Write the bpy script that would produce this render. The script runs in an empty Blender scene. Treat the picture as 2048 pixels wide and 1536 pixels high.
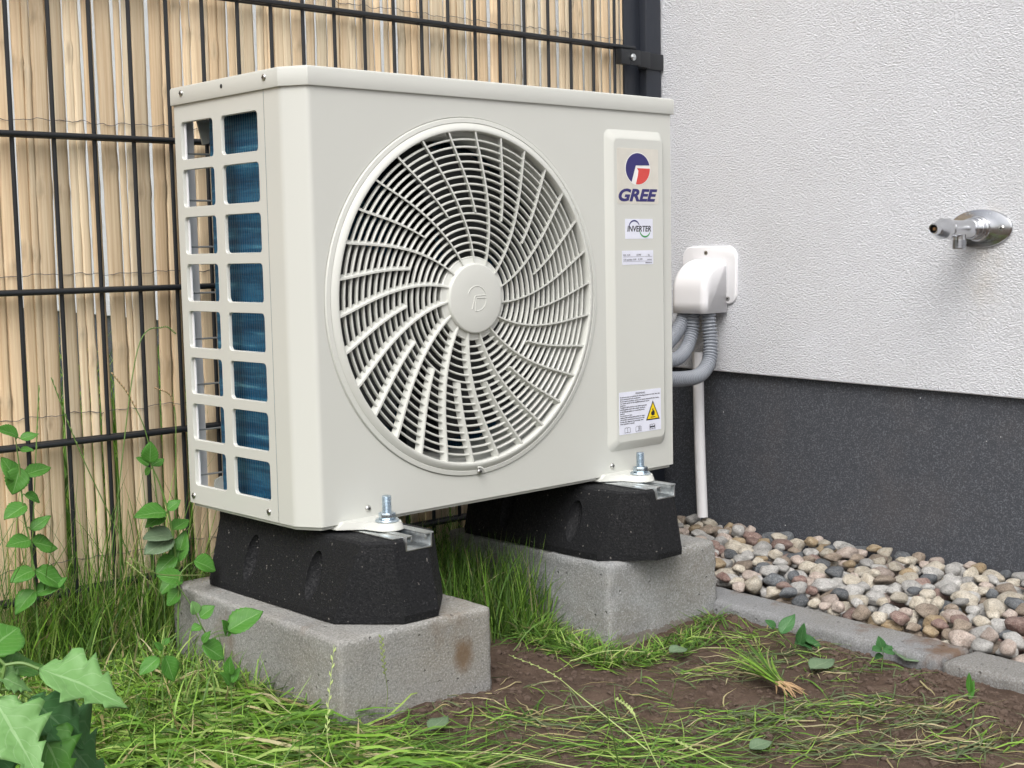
import bpy, bmesh, math, random
import numpy as np
from mathutils import Vector, Matrix, noise as mnoise
R = math.radians
PI = math.pi
S = bpy.context.scene
COL = S.collection
rng = np.random.RandomState(7)
random.seed(7)

# ------------------------------------------------------------------ camera
FPX = 2734.46
CAM = Vector((-0.92157, -1.36893, 0.32997))
YAW, PITCH, ROLL = 0.7438, 0.09604, -0.0198
fwd = Vector((math.sin(YAW) * math.cos(PITCH), math.cos(YAW) * math.cos(PITCH), -math.sin(PITCH)))
rgt0 = Vector((math.cos(YAW), -math.sin(YAW), 0)); up0 = rgt0.cross(fwd)
rgt = rgt0 * math.cos(ROLL) + up0 * math.sin(ROLL)
upv = -rgt0 * math.sin(ROLL) + up0 * math.cos(ROLL)
cd = bpy.data.cameras.new('camera'); cam = bpy.data.objects.new('camera', cd); COL.objects.link(cam)
cd.sensor_width = 36; cd.lens = FPX / 2048 * 36; cd.clip_start = 0.05; cd.clip_end = 500
M = Matrix((rgt, upv, -fwd)).transposed().to_4x4(); M.translation = CAM
cam.matrix_world = M
S.camera = cam

def at(px, py, x=None, y=None, z=None):
    """photo pixel -> point on an axis-aligned plane of the place"""
    d = fwd + rgt * ((px - 1024) / FPX) - upv * ((py - 768) / FPX)
    if x is not None: t = (x - CAM.x) / d.x
    elif y is not None: t = (y - CAM.y) / d.y
    else: t = (z - CAM.z) / d.z
    return CAM + d * t

# ------------------------------------------------------------------ world, sun, exposure
SUN_DIR = Vector((-0.62, -0.50, 0.95)).normalized()      # towards the sun
w = bpy.data.worlds.new("World"); S.world = w; w.use_nodes = True
nt = w.node_tree; bg = nt.nodes['Background']
sky = nt.nodes.new('ShaderNodeTexSky'); sky.sky_type = 'NISHITA'; sky.sun_disc = False
sky.sun_elevation = math.asin(SUN_DIR.z); sky.sun_rotation = math.atan2(SUN_DIR.x, SUN_DIR.y)
sky.dust_density = 6; sky.ozone_density = 1.0; sky.air_density = 1.0
hs = nt.nodes.new('ShaderNodeHueSaturation'); hs.inputs['Saturation'].default_value = 0.30
nt.links.new(sky.outputs[0], hs.inputs['Color']); nt.links.new(hs.outputs[0], bg.inputs['Color'])
bg.inputs['Strength'].default_value = 0.15
sd = bpy.data.lights.new('sun', 'SUN'); sun = bpy.data.objects.new('sun', sd); COL.objects.link(sun)
sd.energy = 0.9; sd.angle = R(42); sd.color = (1.0, 0.99, 0.975)
sun.rotation_euler = (-SUN_DIR).to_track_quat('-Z', 'Y').to_euler()
S.view_settings.view_transform = 'Standard'; S.view_settings.look = 'None'
S.view_settings.gamma = 1; S.view_settings.exposure = 0.42

# ------------------------------------------------------------------ helpers
class MB:
    def __init__(s): s.v = []; s.f = []; s.m = []; s.col = []; s.uv = None
    def add(s, vs, fs, mi=0):
        o = len(s.v); s.v += [tuple(p) for p in vs]
        s.f += [tuple(i + o for i in f) for f in fs]; s.m += [mi] * len(fs)
        return o
    def box(s, a, b, mi=0):
        x0, y0, z0 = a; x1, y1, z1 = b
        s.add([(x0,y0,z0),(x1,y0,z0),(x1,y1,z0),(x0,y1,z0),(x0,y0,z1),(x1,y0,z1),(x1,y1,z1),(x0,y1,z1)],
              [(0,3,2,1),(4,5,6,7),(0,1,5,4),(1,2,6,5),(2,3,7,6),(3,0,4,7)], mi)
    def tube(s, pts, rad, n=12, cap=True, mi=0):
        pts = [Vector(p) for p in pts]
        rad = rad if hasattr(rad, '__len__') else [rad] * len(pts)
        t0 = (pts[1] - pts[0]).normalized()
        ref = Vector((0,0,1)) if abs(t0.z) < .9 else Vector((1,0,0))
        u = t0.cross(ref).normalized(); vs = []
        for i, p in enumerate(pts):
            t = (pts[min(i+1, len(pts)-1)] - pts[max(i-1, 0)]).normalized()
            u = (u - t * u.dot(t)).normalized(); v = t.cross(u)
            for k in range(n):
                a = 2*PI*k/n
                vs.append(p + (u*math.cos(a) + v*math.sin(a)) * rad[i])
        fs = [(i*n+k, i*n+(k+1)%n, (i+1)*n+(k+1)%n, (i+1)*n+k) for i in range(len(pts)-1) for k in range(n)]
        if cap: fs += [tuple(range(n))[::-1], tuple(range((len(pts)-1)*n, len(pts)*n))]
        s.add(vs, fs, mi)
    def lathe(s, prof, c, axis='y', n=96, mi=0, caps=False, a0=0, a1=2*PI):
        """prof: list of (radius, axial)"""
        vs = []; full = abs(a1-a0-2*PI) < 1e-6; m = n if full else n+1
        for (r, h) in prof:
            for k in range(m):
                a = a0+(a1-a0)*k/n; ca, sa = math.cos(a)*r, math.sin(a)*r
                if axis == 'y': vs.append((c[0]+ca, c[1]+h, c[2]+sa))
                elif axis == 'x': vs.append((c[0]+h, c[1]+ca, c[2]+sa))
                else: vs.append((c[0]+ca, c[1]+sa, c[2]+h))
        fs = [(i*m+k, i*m+(k+1)%m, (i+1)*m+(k+1)%m, (i+1)*m+k) for i in range(len(prof)-1) for k in range(n)]
        if caps: fs += [tuple(range(m)), tuple(range((len(prof)-1)*m, len(prof)*m))[::-1]]
        s.add(vs, fs, mi)
    def prism(s, poly, y0, y1, axis='y', mi=0):
        """poly in the other two axes (x,z for y; y,z for x; x,y for z)"""
        def P(p, h):
            return (p[0], h, p[1]) if axis == 'y' else (h, p[0], p[1]) if axis == 'x' else (p[0], p[1], h)
        n = len(poly)
        s.add([P(p, y0) for p in poly] + [P(p, y1) for p in poly],
              [tuple(range(n)), tuple(range(n, 2*n))[::-1]] + [(i, i+n, (i+1)%n+n, (i+1)%n) for i in range(n)], mi)
    def build(s, name, mat, parent=None, smooth=True, angle=35, bevel=None, recalc=True, weld=False, planar=False):
        me = bpy.data.meshes.new(name); me.from_pydata(s.v, [], s.f)
        for m in (mat if isinstance(mat, (list, tuple)) else [mat]): me.materials.append(m)
        if any(s.m): me.polygons.foreach_set('material_index', s.m)
        if recalc or bevel or weld:
            bm = bmesh.new(); bm.from_mesh(me)
            if weld: bmesh.ops.remove_doubles(bm, verts=bm.verts, dist=1e-5)
            bmesh.ops.recalc_face_normals(bm, faces=bm.faces)
            if bevel:
                es = [e for e in bm.edges if len(e.link_faces) == 2 and e.calc_face_angle(0) > R(25)]
                bmesh.ops.bevel(bm, geom=es, offset=bevel, segments=2, affect='EDGES', profile=.5, clamp_overlap=True)
            bm.to_mesh(me); bm.free()
        if smooth:
            me.shade_smooth(); 
            me.set_sharp_from_angle(angle=R(angle))
            if planar:
                for p in me.polygons:
                    if max(abs(q) for q in p.normal) > .99995: p.use_smooth = False
        o = bpy.data.objects.new(name, me); COL.objects.link(o)
        if parent: o.parent = parent
        return o

def tag(o, label=None, cat=None, group=None, kind=None):
    if label: o['label'] = label
    if cat: o['category'] = cat
    if group: o['group'] = group
    if kind: o['kind'] = kind
    return o
def thing(name, label, cat, group=None, loc=(0,0,0)):
    o = bpy.data.objects.new(name, None); COL.objects.link(o); o.location = loc
    o.empty_display_size = .05
    return tag(o, label, cat, group)
def rel(o):          # child built in world coordinates under a moved Empty
    o.location = -Vector(o.parent.location); return o

def rounded(x0, z0, x1, z1, r, k=5):
    out = []
    for cx, cz, a0 in ((x1-r, z1-r, 0), (x0+r, z1-r, 90), (x0+r, z0+r, 180), (x1-r, z0+r, 270)):
        for i in range(k+1):
            a = R(a0 + 90*i/k); out.append((cx+r*math.cos(a), cz+r*math.sin(a)))
    return out

# value noise (numpy)
_T = np.random.RandomState(3).rand(256, 256)
def vn(x, y, f=1., s=0):
    x = np.asarray(x, float)*f + 17.3*s; y = np.asarray(y, float)*f + 9.1*s
    i = np.floor(x).astype(int); j = np.floor(y).astype(int); a = x-i; b = y-j
    a = a*a*(3-2*a); b = b*b*(3-2*b)
    g = lambda p, q: _T[p % 256, q % 256]
    return (g(i,j)*(1-a)+g(i+1,j)*a)*(1-b)+(g(i,j+1)*(1-a)+g(i+1,j+1)*a)*b

# ------------------------------------------------------------------ materials
class N:
    def __init__(s, name):
        s.mat = bpy.data.materials.new(name); s.mat.use_nodes = True; s.t = s.mat.node_tree
        s.b = s.t.nodes['Principled BSDF']; s.out = s.t.nodes['Material Output']; s._c = None
    def n(s, typ, **kw):
        nd = s.t.nodes.new('ShaderNode'+typ)
        for k, v in kw.items():
            if k in nd.inputs: nd.inputs[k].default_value = v
            else: setattr(nd, k, v)
        return nd
    def l(s, a, b): s.t.links.new(a, b)
    def co(s, scale=(1,1,1), kind='Object'):
        if s._c is None: s._c = s.n('TexCoord')
        m = s.n('Mapping'); m.inputs['Scale'].default_value = scale; s.l(s._c.outputs[kind], m.inputs[0]); return m.outputs[0]
    def noise(s, sc, detail=4, rough=.6, vec=None, dist=0):
        nd = s.n('TexNoise'); nd.inputs['Scale'].default_value = sc; nd.inputs['Detail'].default_value = detail
        nd.inputs['Roughness'].default_value = rough; nd.inputs['Distortion'].default_value = dist
        s.l(vec or s.co(), nd.inputs['Vector']); return nd.outputs['Fac']
    def ramp(s, fac, stops):
        r = s.n('ValToRGB'); e = r.color_ramp.elements
        while len(e) < len(stops): e.new(.5)
        for q, (p, c) in zip(e, stops): q.position = p; q.color = (*c, 1) if len(c) == 3 else c
        s.l(fac, r.inputs[0]); return r.outputs[0]
    def mix(s, fac, a, b, mode='MIX'):
        m = s.n('Mix', data_type='RGBA', blend_type=mode)
        for v, i in ((fac, 0), (a, 6), (b, 7)):
            if hasattr(v, 'is_linked'): s.l(v, m.inputs[i])
            else: m.inputs[i].default_value = v if i == 0 else (*v, 1)
        return m.outputs[2]
    def math(s, op, a, b=0.):
        m = s.n('Math', operation=op)
        for v, i in ((a, 0), (b, 1)):
            if hasattr(v, 'is_linked'): s.l(v, m.inputs[i])
            else: m.inputs[i].default_value = v
        return m.outputs[0]
    def bump(s, h, dist=.001, strength=1., prev=None):
        b = s.n('Bump'); b.inputs['Distance'].default_value = dist; b.inputs['Strength'].default_value = strength
        s.l(h, b.inputs['Height'])
        if prev: s.l(prev, b.inputs['Normal'])
        s.l(b.outputs[0], s.b.inputs['Normal']); return b.outputs[0]
    def set(s, col=None, rough=None, metal=None, spec=None):
        for v, k in ((col, 'Base Color'), (rough, 'Roughness'), (metal, 'Metallic'), (spec, 'Specular IOR Level')):
            if v is None: continue
            if hasattr(v, 'is_linked'): s.l(v, s.b.inputs[k])
            else: s.b.inputs[k].default_value = (*v, 1) if k == 'Base Color' else v
        return s
BW = lambda a: (a, a, a)

def m_paint(name, col, rough=.3, peel=.00012):
    m = N(name); n1 = m.noise(420, 2); c = m.mix(m.ramp(m.noise(4, 3), [(.3, BW(0)), (.75, BW(1))]), col, tuple(c*.985 for c in col))
    m.set(c, m.ramp(m.noise(3, 2), [(.2, BW(rough*.95)), (.8, BW(rough*1.06))])); m.bump(n1, peel, .2); return m.mat
def m_plain(name, col, rough=.5, metal=0, spec=None):
    m = N(name); m.set(m.mix(m.noise(60, 3), tuple(c*.88 for c in col), tuple(min(1, c*1.08) for c in col)), rough, metal, spec); return m.mat

MAT = {}
MAT['unit'] = m_paint('off_white_paint', (.575, .585, .548), .25)
MAT['grille'] = m_paint('off_white_plastic', (.595, .605, .568), .36)
MAT['inner'] = m_plain('galvanised_inner', (.42, .43, .44), .5, .3)
MAT['fan'] = m_plain('dark_fan_plastic', (.022, .024, .026), .35)
MAT['white_plastic'] = m_paint('white_plastic', (.78, .78, .80), .3)
MAT['dark_metal'] = m_paint('anthracite_powder_coat', (.012, .014, .017), .42, .0003)
MAT['post'] = m_paint('anthracite_post_coat', (.017, .021, .030), .45, .0003)
MAT['screw'] = m_plain('screw_steel', (.55, .55, .53), .3, 1)
MAT['hole'] = m_plain('screw_recess', (.02, .02, .02), .8)
MAT['paper'] = m_plain('label_paper', (.72, .74, .84), .5)
MAT['beige'] = m_plain('badge_film', (.62, .60, .54), .3)
MAT['navy'] = m_plain('navy_print', (.025, .02, .14), .35)
MAT['red'] = m_plain('red_print', (.62, .06, .05), .35)
MAT['black'] = m_plain('black_print', (.02, .02, .025), .4)
MAT['greyink'] = m_plain('grey_print', (.10, .10, .12), .4)
MAT['green'] = m_plain('green_print', (.03, .30, .06), .4)
MAT['yellow'] = m_plain('yellow_print', (.85, .62, .01), .4)
MAT['whiteink'] = m_plain('white_print', (.8, .8, .78), .4)
MAT['brass'] = m_plain('brass', (.35, .2, .1), .4, 1)

def zinc(name, tint, rough=.35):
    m = N(name); v = m.n('TexVoronoi'); v.inputs['Scale'].default_value = 260; m.l(m.co(), v.inputs[0])
    c = m.mix(m.math('MULTIPLY', v.outputs['Color'], .8), tint, tuple(t*.72 for t in tint))
    m.set(c, m.ramp(m.noise(90, 5), [(.3, BW(rough*.7)), (.7, BW(rough*1.4))]), 1.)
    m.bump(m.noise(500, 3), .0001, .5); return m.mat
MAT['zinc'] = zinc('galvanised_steel', (.70, .73, .74)); MAT['bolt'] = zinc('zinc_plated_bolt', (.62, .72, .80), .28)
MAT['chrome'] = m_plain('matt_chrome', (.60, .61, .63), .2, 1)

def m_coil():
    m = N('blue_coil_fins')
    fins = m.n('TexWave'); fins.wave_type = 'BANDS'; fins.bands_direction = 'DIAGONAL'
    fins.inputs['Scale'].default_value = 115; fins.inputs['Distortion'].default_value = .6
    m.l(m.co((1, 1, .0)), fins.inputs[0])
    rows = m.noise(1, 5, .7, m.co((6, 6, 95)))
    c = m.ramp(rows, [(.28, (.012, .045, .10)), (.46, (.02, .11, .22)), (.58, (.045, .20, .34)), (.68, (.16, .42, .56))])
    c = m.mix(m.math('MULTIPLY', fins.outputs['Fac'], .35), c, (.02, .09, .17))
    m.set(c, .38, .35); m.bump(fins.outputs['Fac'], .0008, .7); return m.mat
MAT['coil'] = m_coil()

def m_stucco():
    m = N('white_grained_render')
    a = m.noise(1, 2, .55, m.co((250, 250, 400)), .6); b = m.noise(1, 3, .6, m.co((420, 420, 520)))
    h = m.math('ADD', m.math('MULTIPLY', m.ramp(a, [(.35, BW(0)), (.62, BW(1))]), .8), m.math('MULTIPLY', b, .5))
    c = m.mix(m.ramp(m.noise(3.5, 6, .7), [(.35, BW(0)), (.75, BW(1))]), (.70, .715, .755), (.655, .665, .69))
    # rusty drip stain under and above the tap
    g = m.n('Separate' + 'XYZ'); m.l(m._c.outputs['Object'], g.inputs[0])
    dy = m.math('DIVIDE', m.math('ADD', g.outputs[1], .285), .05); dz = m.math('DIVIDE', m.math('ADD', g.outputs[2], -.30), .13)
    d2 = m.math('ADD', m.math('MULTIPLY', dy, dy), m.math('MULTIPLY', dz, dz))
    st = m.ramp(d2, [(0, BW(1)), (1, BW(0))])
    st = m.math('MULTIPLY', st, m.ramp(m.noise(16, 5, .65), [(.45, BW(0)), (.8, BW(.55))]))
    c = m.mix(st, c, (.50, .44, .34)); m.set(c, .88, 0, .25); m.bump(h, .0028, .75); return m.mat
MAT['stucco'] = m_stucco()
def m_plinth():
    m = N('dark_grained_plinth')
    a = m.noise(1, 2, .6, m.co((300, 300, 380)), .4); b = m.noise(430, 2, .6)
    sp = m.ramp(m.noise(70, 2, .8), [(.755, BW(0)), (.775, BW(1))])
    dust = m.ramp(m.noise(6, 5, .7), [(.5, BW(0)), (.85, BW(.28))])
    c = m.mix(m.ramp(b, [(.5, BW(0)), (.68, BW(1))]), (.052, .056, .066), (.135, .145, .165))
    c = m.mix(dust, c, (.13, .11, .10)); c = m.mix(sp, c, (.55, .55, .55))
    m.set(c, .6, 0, .4); m.bump(a, .0018, .55); return m.mat
MAT['plinth'] = m_plinth()

def m_concrete(name, base, stain=(.17, .12, .08), amt=.5, rough=1., dark=.72, spot=None, low=None):
    m = N(name)
    c = m.mix(m.ramp(m.noise(14, 6, .65), [(.3, BW(0)), (.7, BW(1))]), base, tuple(b*dark for b in base))
    c = m.mix(m.ramp(m.noise(3.5, 4, .6, m.co((1, 1, 2.2))), [(.42, BW(0)), (.62, BW(.75))]), c, tuple(b*k for b, k in zip(base, (.80, .74, .64))))
    c = m.mix(m.ramp(m.noise(420, 3, .75), [(.46, BW(0)), (.68, BW(.7))]), c, tuple(min(1, b*1.6) for b in base))
    c = m.mix(m.ramp(m.noise(300, 3, .65), [(.55, BW(0)), (.68, BW(.6))]), c, tuple(b*.4 for b in base))
    c = m.mix(m.ramp(m.noise(7, 5, .7, m.co((1, 1, .7))), [(.56, BW(0)), (.68, BW(amt))]), c, stain)
    g = m.n('SeparateXYZ'); m.l(m._c.outputs['Object'], g.inputs[0])
    if spot:      # rust-brown patch on the short face
        dx = m.math('DIVIDE', m.math('ADD', g.outputs[0], -spot[0]), spot[2]); dz = m.math('DIVIDE', m.math('ADD', g.outputs[2], -spot[1]), spot[3])
        d2 = m.math('ADD', m.math('MULTIPLY', dx, dx), m.math('MULTIPLY', dz, dz)); fr = m.math('MULTIPLY', m.math('LESS_THAN', g.outputs[1], -.19), m.ramp(m.math('ADD', d2, m.math('MULTIPLY', m.noise(45, 5, .7), .8)), [(.45, BW(1)), (1, BW(0))]))
        c = m.mix(m.math('MULTIPLY', fr, .85), c, (.16, .105, .06))
    if low is not None:     # soil splashed along the foot
        hz = m.math('ADD', g.outputs[2], m.math('MULTIPLY', m.noise(28, 5, .7), .05))
        c = m.mix(m.math('MULTIPLY', m.math('LESS_THAN', hz, low), .55), c, (.15, .11, .08))
    m.set(c, .93, 0, .2)
    v = m.n('TexVoronoi'); v.inputs['Scale'].default_value = 70; m.l(m.co(), v.inputs[0])
    pit = m.ramp(v.outputs['Distance'], [(.05, BW(0)), (.16, BW(1))])
    pb = m.ramp(m.noise(40, 1), [(.5, BW(0)), (.54, BW(1))])
    pm = m.mix(pb, (1, 1, 1), pit)
    n1 = m.bump(m.noise(280, 6, .75), .0017*rough, .9); m.bump(pm, .004, .9, n1)
    return m.mat
MAT['block'] = m_concrete('grey_concrete', (.30, .30, .29), amt=.6, spot=(.068, .014, .024, .034), low=-.012)
MAT['block_b'] = m_concrete('grey_concrete_clean', (.31, .32, .325), (.2, .16, .12), .25, 1.3, low=-.016)
MAT['kerb'] = m_concrete('kerb_concrete', (.24, .245, .25), (.15, .10, .07), .95, 1.1)

def m_rubber():
    m = N('black_crumb_rubber')
    sp = m.ramp(m.noise(420, 2, .6), [(.62, BW(0)), (.74, BW(1))])
    c = m.mix(sp, (.0055, .006, .0075), (.05, .05, .053))
    c = m.mix(m.ramp(m.noise(180, 1), [(.74, BW(0)), (.76, BW(1))]), c, (.16, .15, .14))
    m.set(c, m.ramp(m.noise(300, 2), [(.4, BW(.62)), (.6, BW(.9))]), 0, .35); m.bump(m.noise(380, 3, .6), .0014, .9); return m.mat
MAT['rubber'] = m_rubber()

def m_cane():
    m = N('split_bamboo')
    a = m.n('Attribute', attribute_name='tone')
    g = m.noise(1, 5, .65, m.co((330, 330, 5))); g2 = m.noise(1, 3, .6, m.co((90, 90, 2)))
    c = m.mix(m.ramp(g, [(.36, BW(0)), (.66, BW(1))]), (.70, .535, .35), (.88, .75, .54))
    c = m.mix(m.ramp(g2, [(.5, BW(0)), (.75, BW(.5))]), c, (.56, .41, .25))
    c = m.mix(1., c, a.outputs['Color'], 'MULTIPLY')
    m.set(c, .6, 0, .3); m.bump(g, .0008, .6); return m.mat
MAT['cane'] = m_cane()

def m_leaf(name, c0, c1, vein, trans=.3):
    m = N(name)
    uv = m.n('UVMap'); sp = m.n('SeparateXYZ'); m.l(uv.outputs[0], sp.inputs[0])
    u = m.math('ABSOLUTE', m.math('SUBTRACT', sp.outputs[0], .5)); v = sp.outputs[1]
    k = m.math('FRACT', m.math('MULTIPLY', m.math('SUBTRACT', v, m.math('MULTIPLY', u, .55)), 7.))
    side = m.math('LESS_THAN', m.math('ABSOLUTE', m.math('SUBTRACT', k, .5)), .05)
    mid = m.math('LESS_THAN', u, .022)
    vv = m.math('MAXIMUM', m.math('MULTIPLY', side, .45), mid)
    c = m.mix(m.noise(45, 4), c0, c1); c = m.mix(m.math('MULTIPLY', vv, .8), c, vein)
    m.set(c, .5, 0, .4)
    m.bump(m.math('ADD', m.math('MULTIPLY', vv, -1.), m.noise(120, 3)), .0007, .6)
    tr = m.n('BsdfTranslucent'); m.l(c, tr.inputs[0]); mx = m.n('MixShader'); mx.inputs[0].default_value = trans
    m.l(m.b.outputs[0], mx.inputs[1]); m.l(tr.outputs[0], mx.inputs[2]); m.l(mx.outputs[0], m.out.inputs[0])
    return m.mat
MAT['leaf'] = m_leaf('weed_leaf', (.06, .21, .03), (.11, .31, .045), (.22, .42, .14))
MAT['leaf_pale'] = m_leaf('goosefoot_leaf', (.15, .33, .09), (.22, .43, .15), (.32, .52, .24), .25)
MAT['leaf_dark'] = m_leaf('goosefoot_leaf_dark', (.045, .15, .045), (.07, .20, .06), (.14, .28, .12), .22)
MAT['leaf_dull'] = m_leaf('wilted_leaf', (.10, .17, .09), (.17, .24, .14), (.22, .3, .18), .15)
MAT['stem'] = m_plain('green_stem', (.12, .22, .05), .5)
MAT['stalk'] = m_plain('pale_grass_stalk', (.36, .45, .16), .55)
MAT['root'] = m_plain('straw_root', (.42, .28, .15), .8)

def m_grass():
    m = N('grass_blades'); a = m.n('Attribute', attribute_name='tone')
    c = m.mix(.12, a.outputs['Color'], m.ramp(m.noise(60, 2), [(.3, (.08, .14, .03)), (.7, (.3, .4, .1))]))
    m.set(c, .5, 0, .35); tr = m.n('BsdfTranslucent'); m.l(c, tr.inputs[0]); mx = m.n('MixShader'); mx.inputs[0].default_value = .35
    m.l(m.b.outputs[0], mx.inputs[1]); m.l(tr.outputs[0], mx.inputs[2]); m.l(mx.outputs[0], m.out.inputs[0]); return m.mat
MAT['grass'] = m_grass()

def m_soil():
    m = N('brown_soil')
    c = m.ramp(m.noise(22, 7, .7), [(.3, (.050, .033, .024)), (.55, (.092, .063, .047)), (.8, (.15, .108, .080))])
    c = m.mix(m.ramp(m.noise(380, 2, .7), [(.64, BW(0)), (.74, BW(.7))]), c, (.22, .17, .13))
    g = m.n('SeparateXYZ'); m.l(m._c.outputs['Object'], g.inputs[0])
    far = m.ramp(g.outputs[1], [(.40, BW(0)), (.48, BW(1))])
    lawn = m.ramp(m.noise(8, 6, .7), [(.3, (.035, .07, .015)), (.7, (.075, .13, .03))])
    m.set(m.mix(far, c, lawn), .95, 0, .2)
    n1 = m.bump(m.noise(60, 6, .7), .006, .7); m.bump(m.noise(500, 3, .7), .0015, .8, n1); return m.mat
MAT['soil'] = m_soil()
MAT['crumb'] = m_plain('soil_crumbs', (.088, .060, .045), .95)

# ------------------------------------------------------------------ dimensions of the place
W, D, H = .674, .2843, .555
GZ = -.212
WALLX = 1.10
FENY = .385
KD = Vector((-.075, -.997)).normalized()          # direction of the kerb towards the viewer

def kerb_x(y):  # outer (soil side) edge of kerb
    return .668 + (y + .10) * .082

# ------------------------------------------------------------------ ground
HEAPS = [((1850, 1370), .055, .020), ((1462, 1235), .022, .012), ((1960, 1440), .06, .010), ((330, 1300), .07, .014), ((1700, 1300), .05, .006), ((870, 1420), .06, .006)]
HP = [(at(p[0], p[1], z=-.21), r, h) for p, r, h in HEAPS]
def gh(x, y):
    x = np.asarray(x, float); y = np.asarray(y, float)
    h = GZ + .012*(vn(x, y, 5)-.5) + .008*(vn(x, y, 17, 1)-.5) + .006*(vn(x, y, 45, 2)-.5) + .0035*(vn(x, y, 110, 3)-.5)
    h = h - .012*np.clip((x-.45)/.25, 0, 1)*np.clip((-.1-y)/.3, 0, 1)
    h = h - .022*np.exp(-((x-.48)**2+(y+.12)**2)/.16**2)
    h = h - .010*np.exp(-((x+.06)**2+(y+.16)**2)/.11**2)
    for p, r, a in HP:
        h = h + a*np.exp(-((x-p.x)**2+(y-p.y)**2)/r**2)*(.7+.6*vn(x, y, 60, 5))
    inb = (x > kerb_x(y)+.03) & (x < WALLX+.02) & (y < .4)
    h = np.where(inb, -.245, h)
    fade = np.clip((np.maximum(np.abs(x-.2), np.abs(y))-1.3)/2, 0, 1)
    return h*(1-fade)+GZ*fade
def axis_pts(lo, hi, step, far):
    a = list(np.arange(lo, hi, step)); s = step; p = hi
    while p < far: a.append(p); s *= 1.35; p += s
    a.append(far); s = step; p = lo - s; b = []
    while p > -far: b.append(p); s *= 1.35; p -= s
    b.append(-far); return np.array(sorted(b+a))
gx = axis_pts(-.75, 1.2, .0055, 60); gy = axis_pts(-.95, .55, .0055, 60)
GX, GY = np.meshgrid(gx, gy); GZ_ = gh(GX, GY)
nx, ny = len(gx), len(gy)
me = bpy.data.meshes.new('ground')
V = np.stack([GX, GY, GZ_], -1).reshape(-1, 3)
ii = (np.arange(ny-1)[:, None]*nx+np.arange(nx-1)[None, :]).ravel()
F = np.stack([ii, ii+1, ii+nx+1, ii+nx], -1)
me.from_pydata(V.tolist(), [], F.tolist()); me.materials.append(MAT['soil']); me.shade_smooth()
o = bpy.data.objects.new('ground', me); COL.objects.link(o); tag(o, kind='structure')

# ------------------------------------------------------------------ house wall
t = thing('house_wall', 'house wall in white grained render above a dark grey plinth', 'wall', loc=(WALLX, 0, -.3))
b = MB(); b.add([], [])
ya, yb = -3.0, 4.0
za, zb_ = .101+(.045*(ya-.25)/.585)*.5, .101   # the edge of the render falls slightly towards the viewer
sl = lambda y: .101 + .0215*(y-.25)
b.add([(WALLX, ya, sl(ya)), (WALLX, yb, sl(yb)), (WALLX, yb, 3.2), (WALLX, ya, 3.2), (WALLX+.3, ya, sl(ya)), (WALLX+.3, yb, sl(yb)), (WALLX+.3, yb, 3.2), (WALLX+.3, ya, 3.2)],
      [(0,1,2,3), (4,7,6,5), (0,4,5,1), (3,2,6,7), (0,3,7,4), (1,5,6,2)])
rel(b.build('render_coat', MAT['stucco'], t, smooth=False))
b = MB(); b.box((WALLX+.013, ya+.002, -.6), (WALLX+.29, yb-.002, .2)); 
rel(b.build('plinth', MAT['plinth'], t, smooth=False))
b = MB(); b.add([(WALLX+.0015, ya, sl(ya)-.0015), (WALLX+.0015, yb, sl(yb)-.0015), (WALLX+.012, yb, sl(yb)-.0015), (WALLX+.012, ya, sl(ya)-.0015),
                 (WALLX+.0015, ya, sl(ya)), (WALLX+.0015, yb, sl(yb)), (WALLX+.012, yb, sl(yb)), (WALLX+.012, ya, sl(ya))],
                [(0,1,2,3), (4,7,6,5), (0,4,5,1), (3,2,6,7), (0,3,7,4), (1,5,6,2)])
rel(b.build('drip_edge', MAT['white_plastic'], t, smooth=False))

# background beyond the fence
t = thing('garden_wall', 'bright white rendered wall far behind the bamboo screen', 'wall', loc=(4, 13, GZ))
b = MB(); b.box((-14, 13, GZ-.1), (26, 13.3, 4.2)); rel(b.build('wall', MAT['stucco'], t, smooth=False))
b = MB(); b.box((-14.1, 12.9, 4.202), (26.1, 13.4, 4.3)); rel(b.build('coping', MAT['white_plastic'], t, smooth=False))

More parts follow.
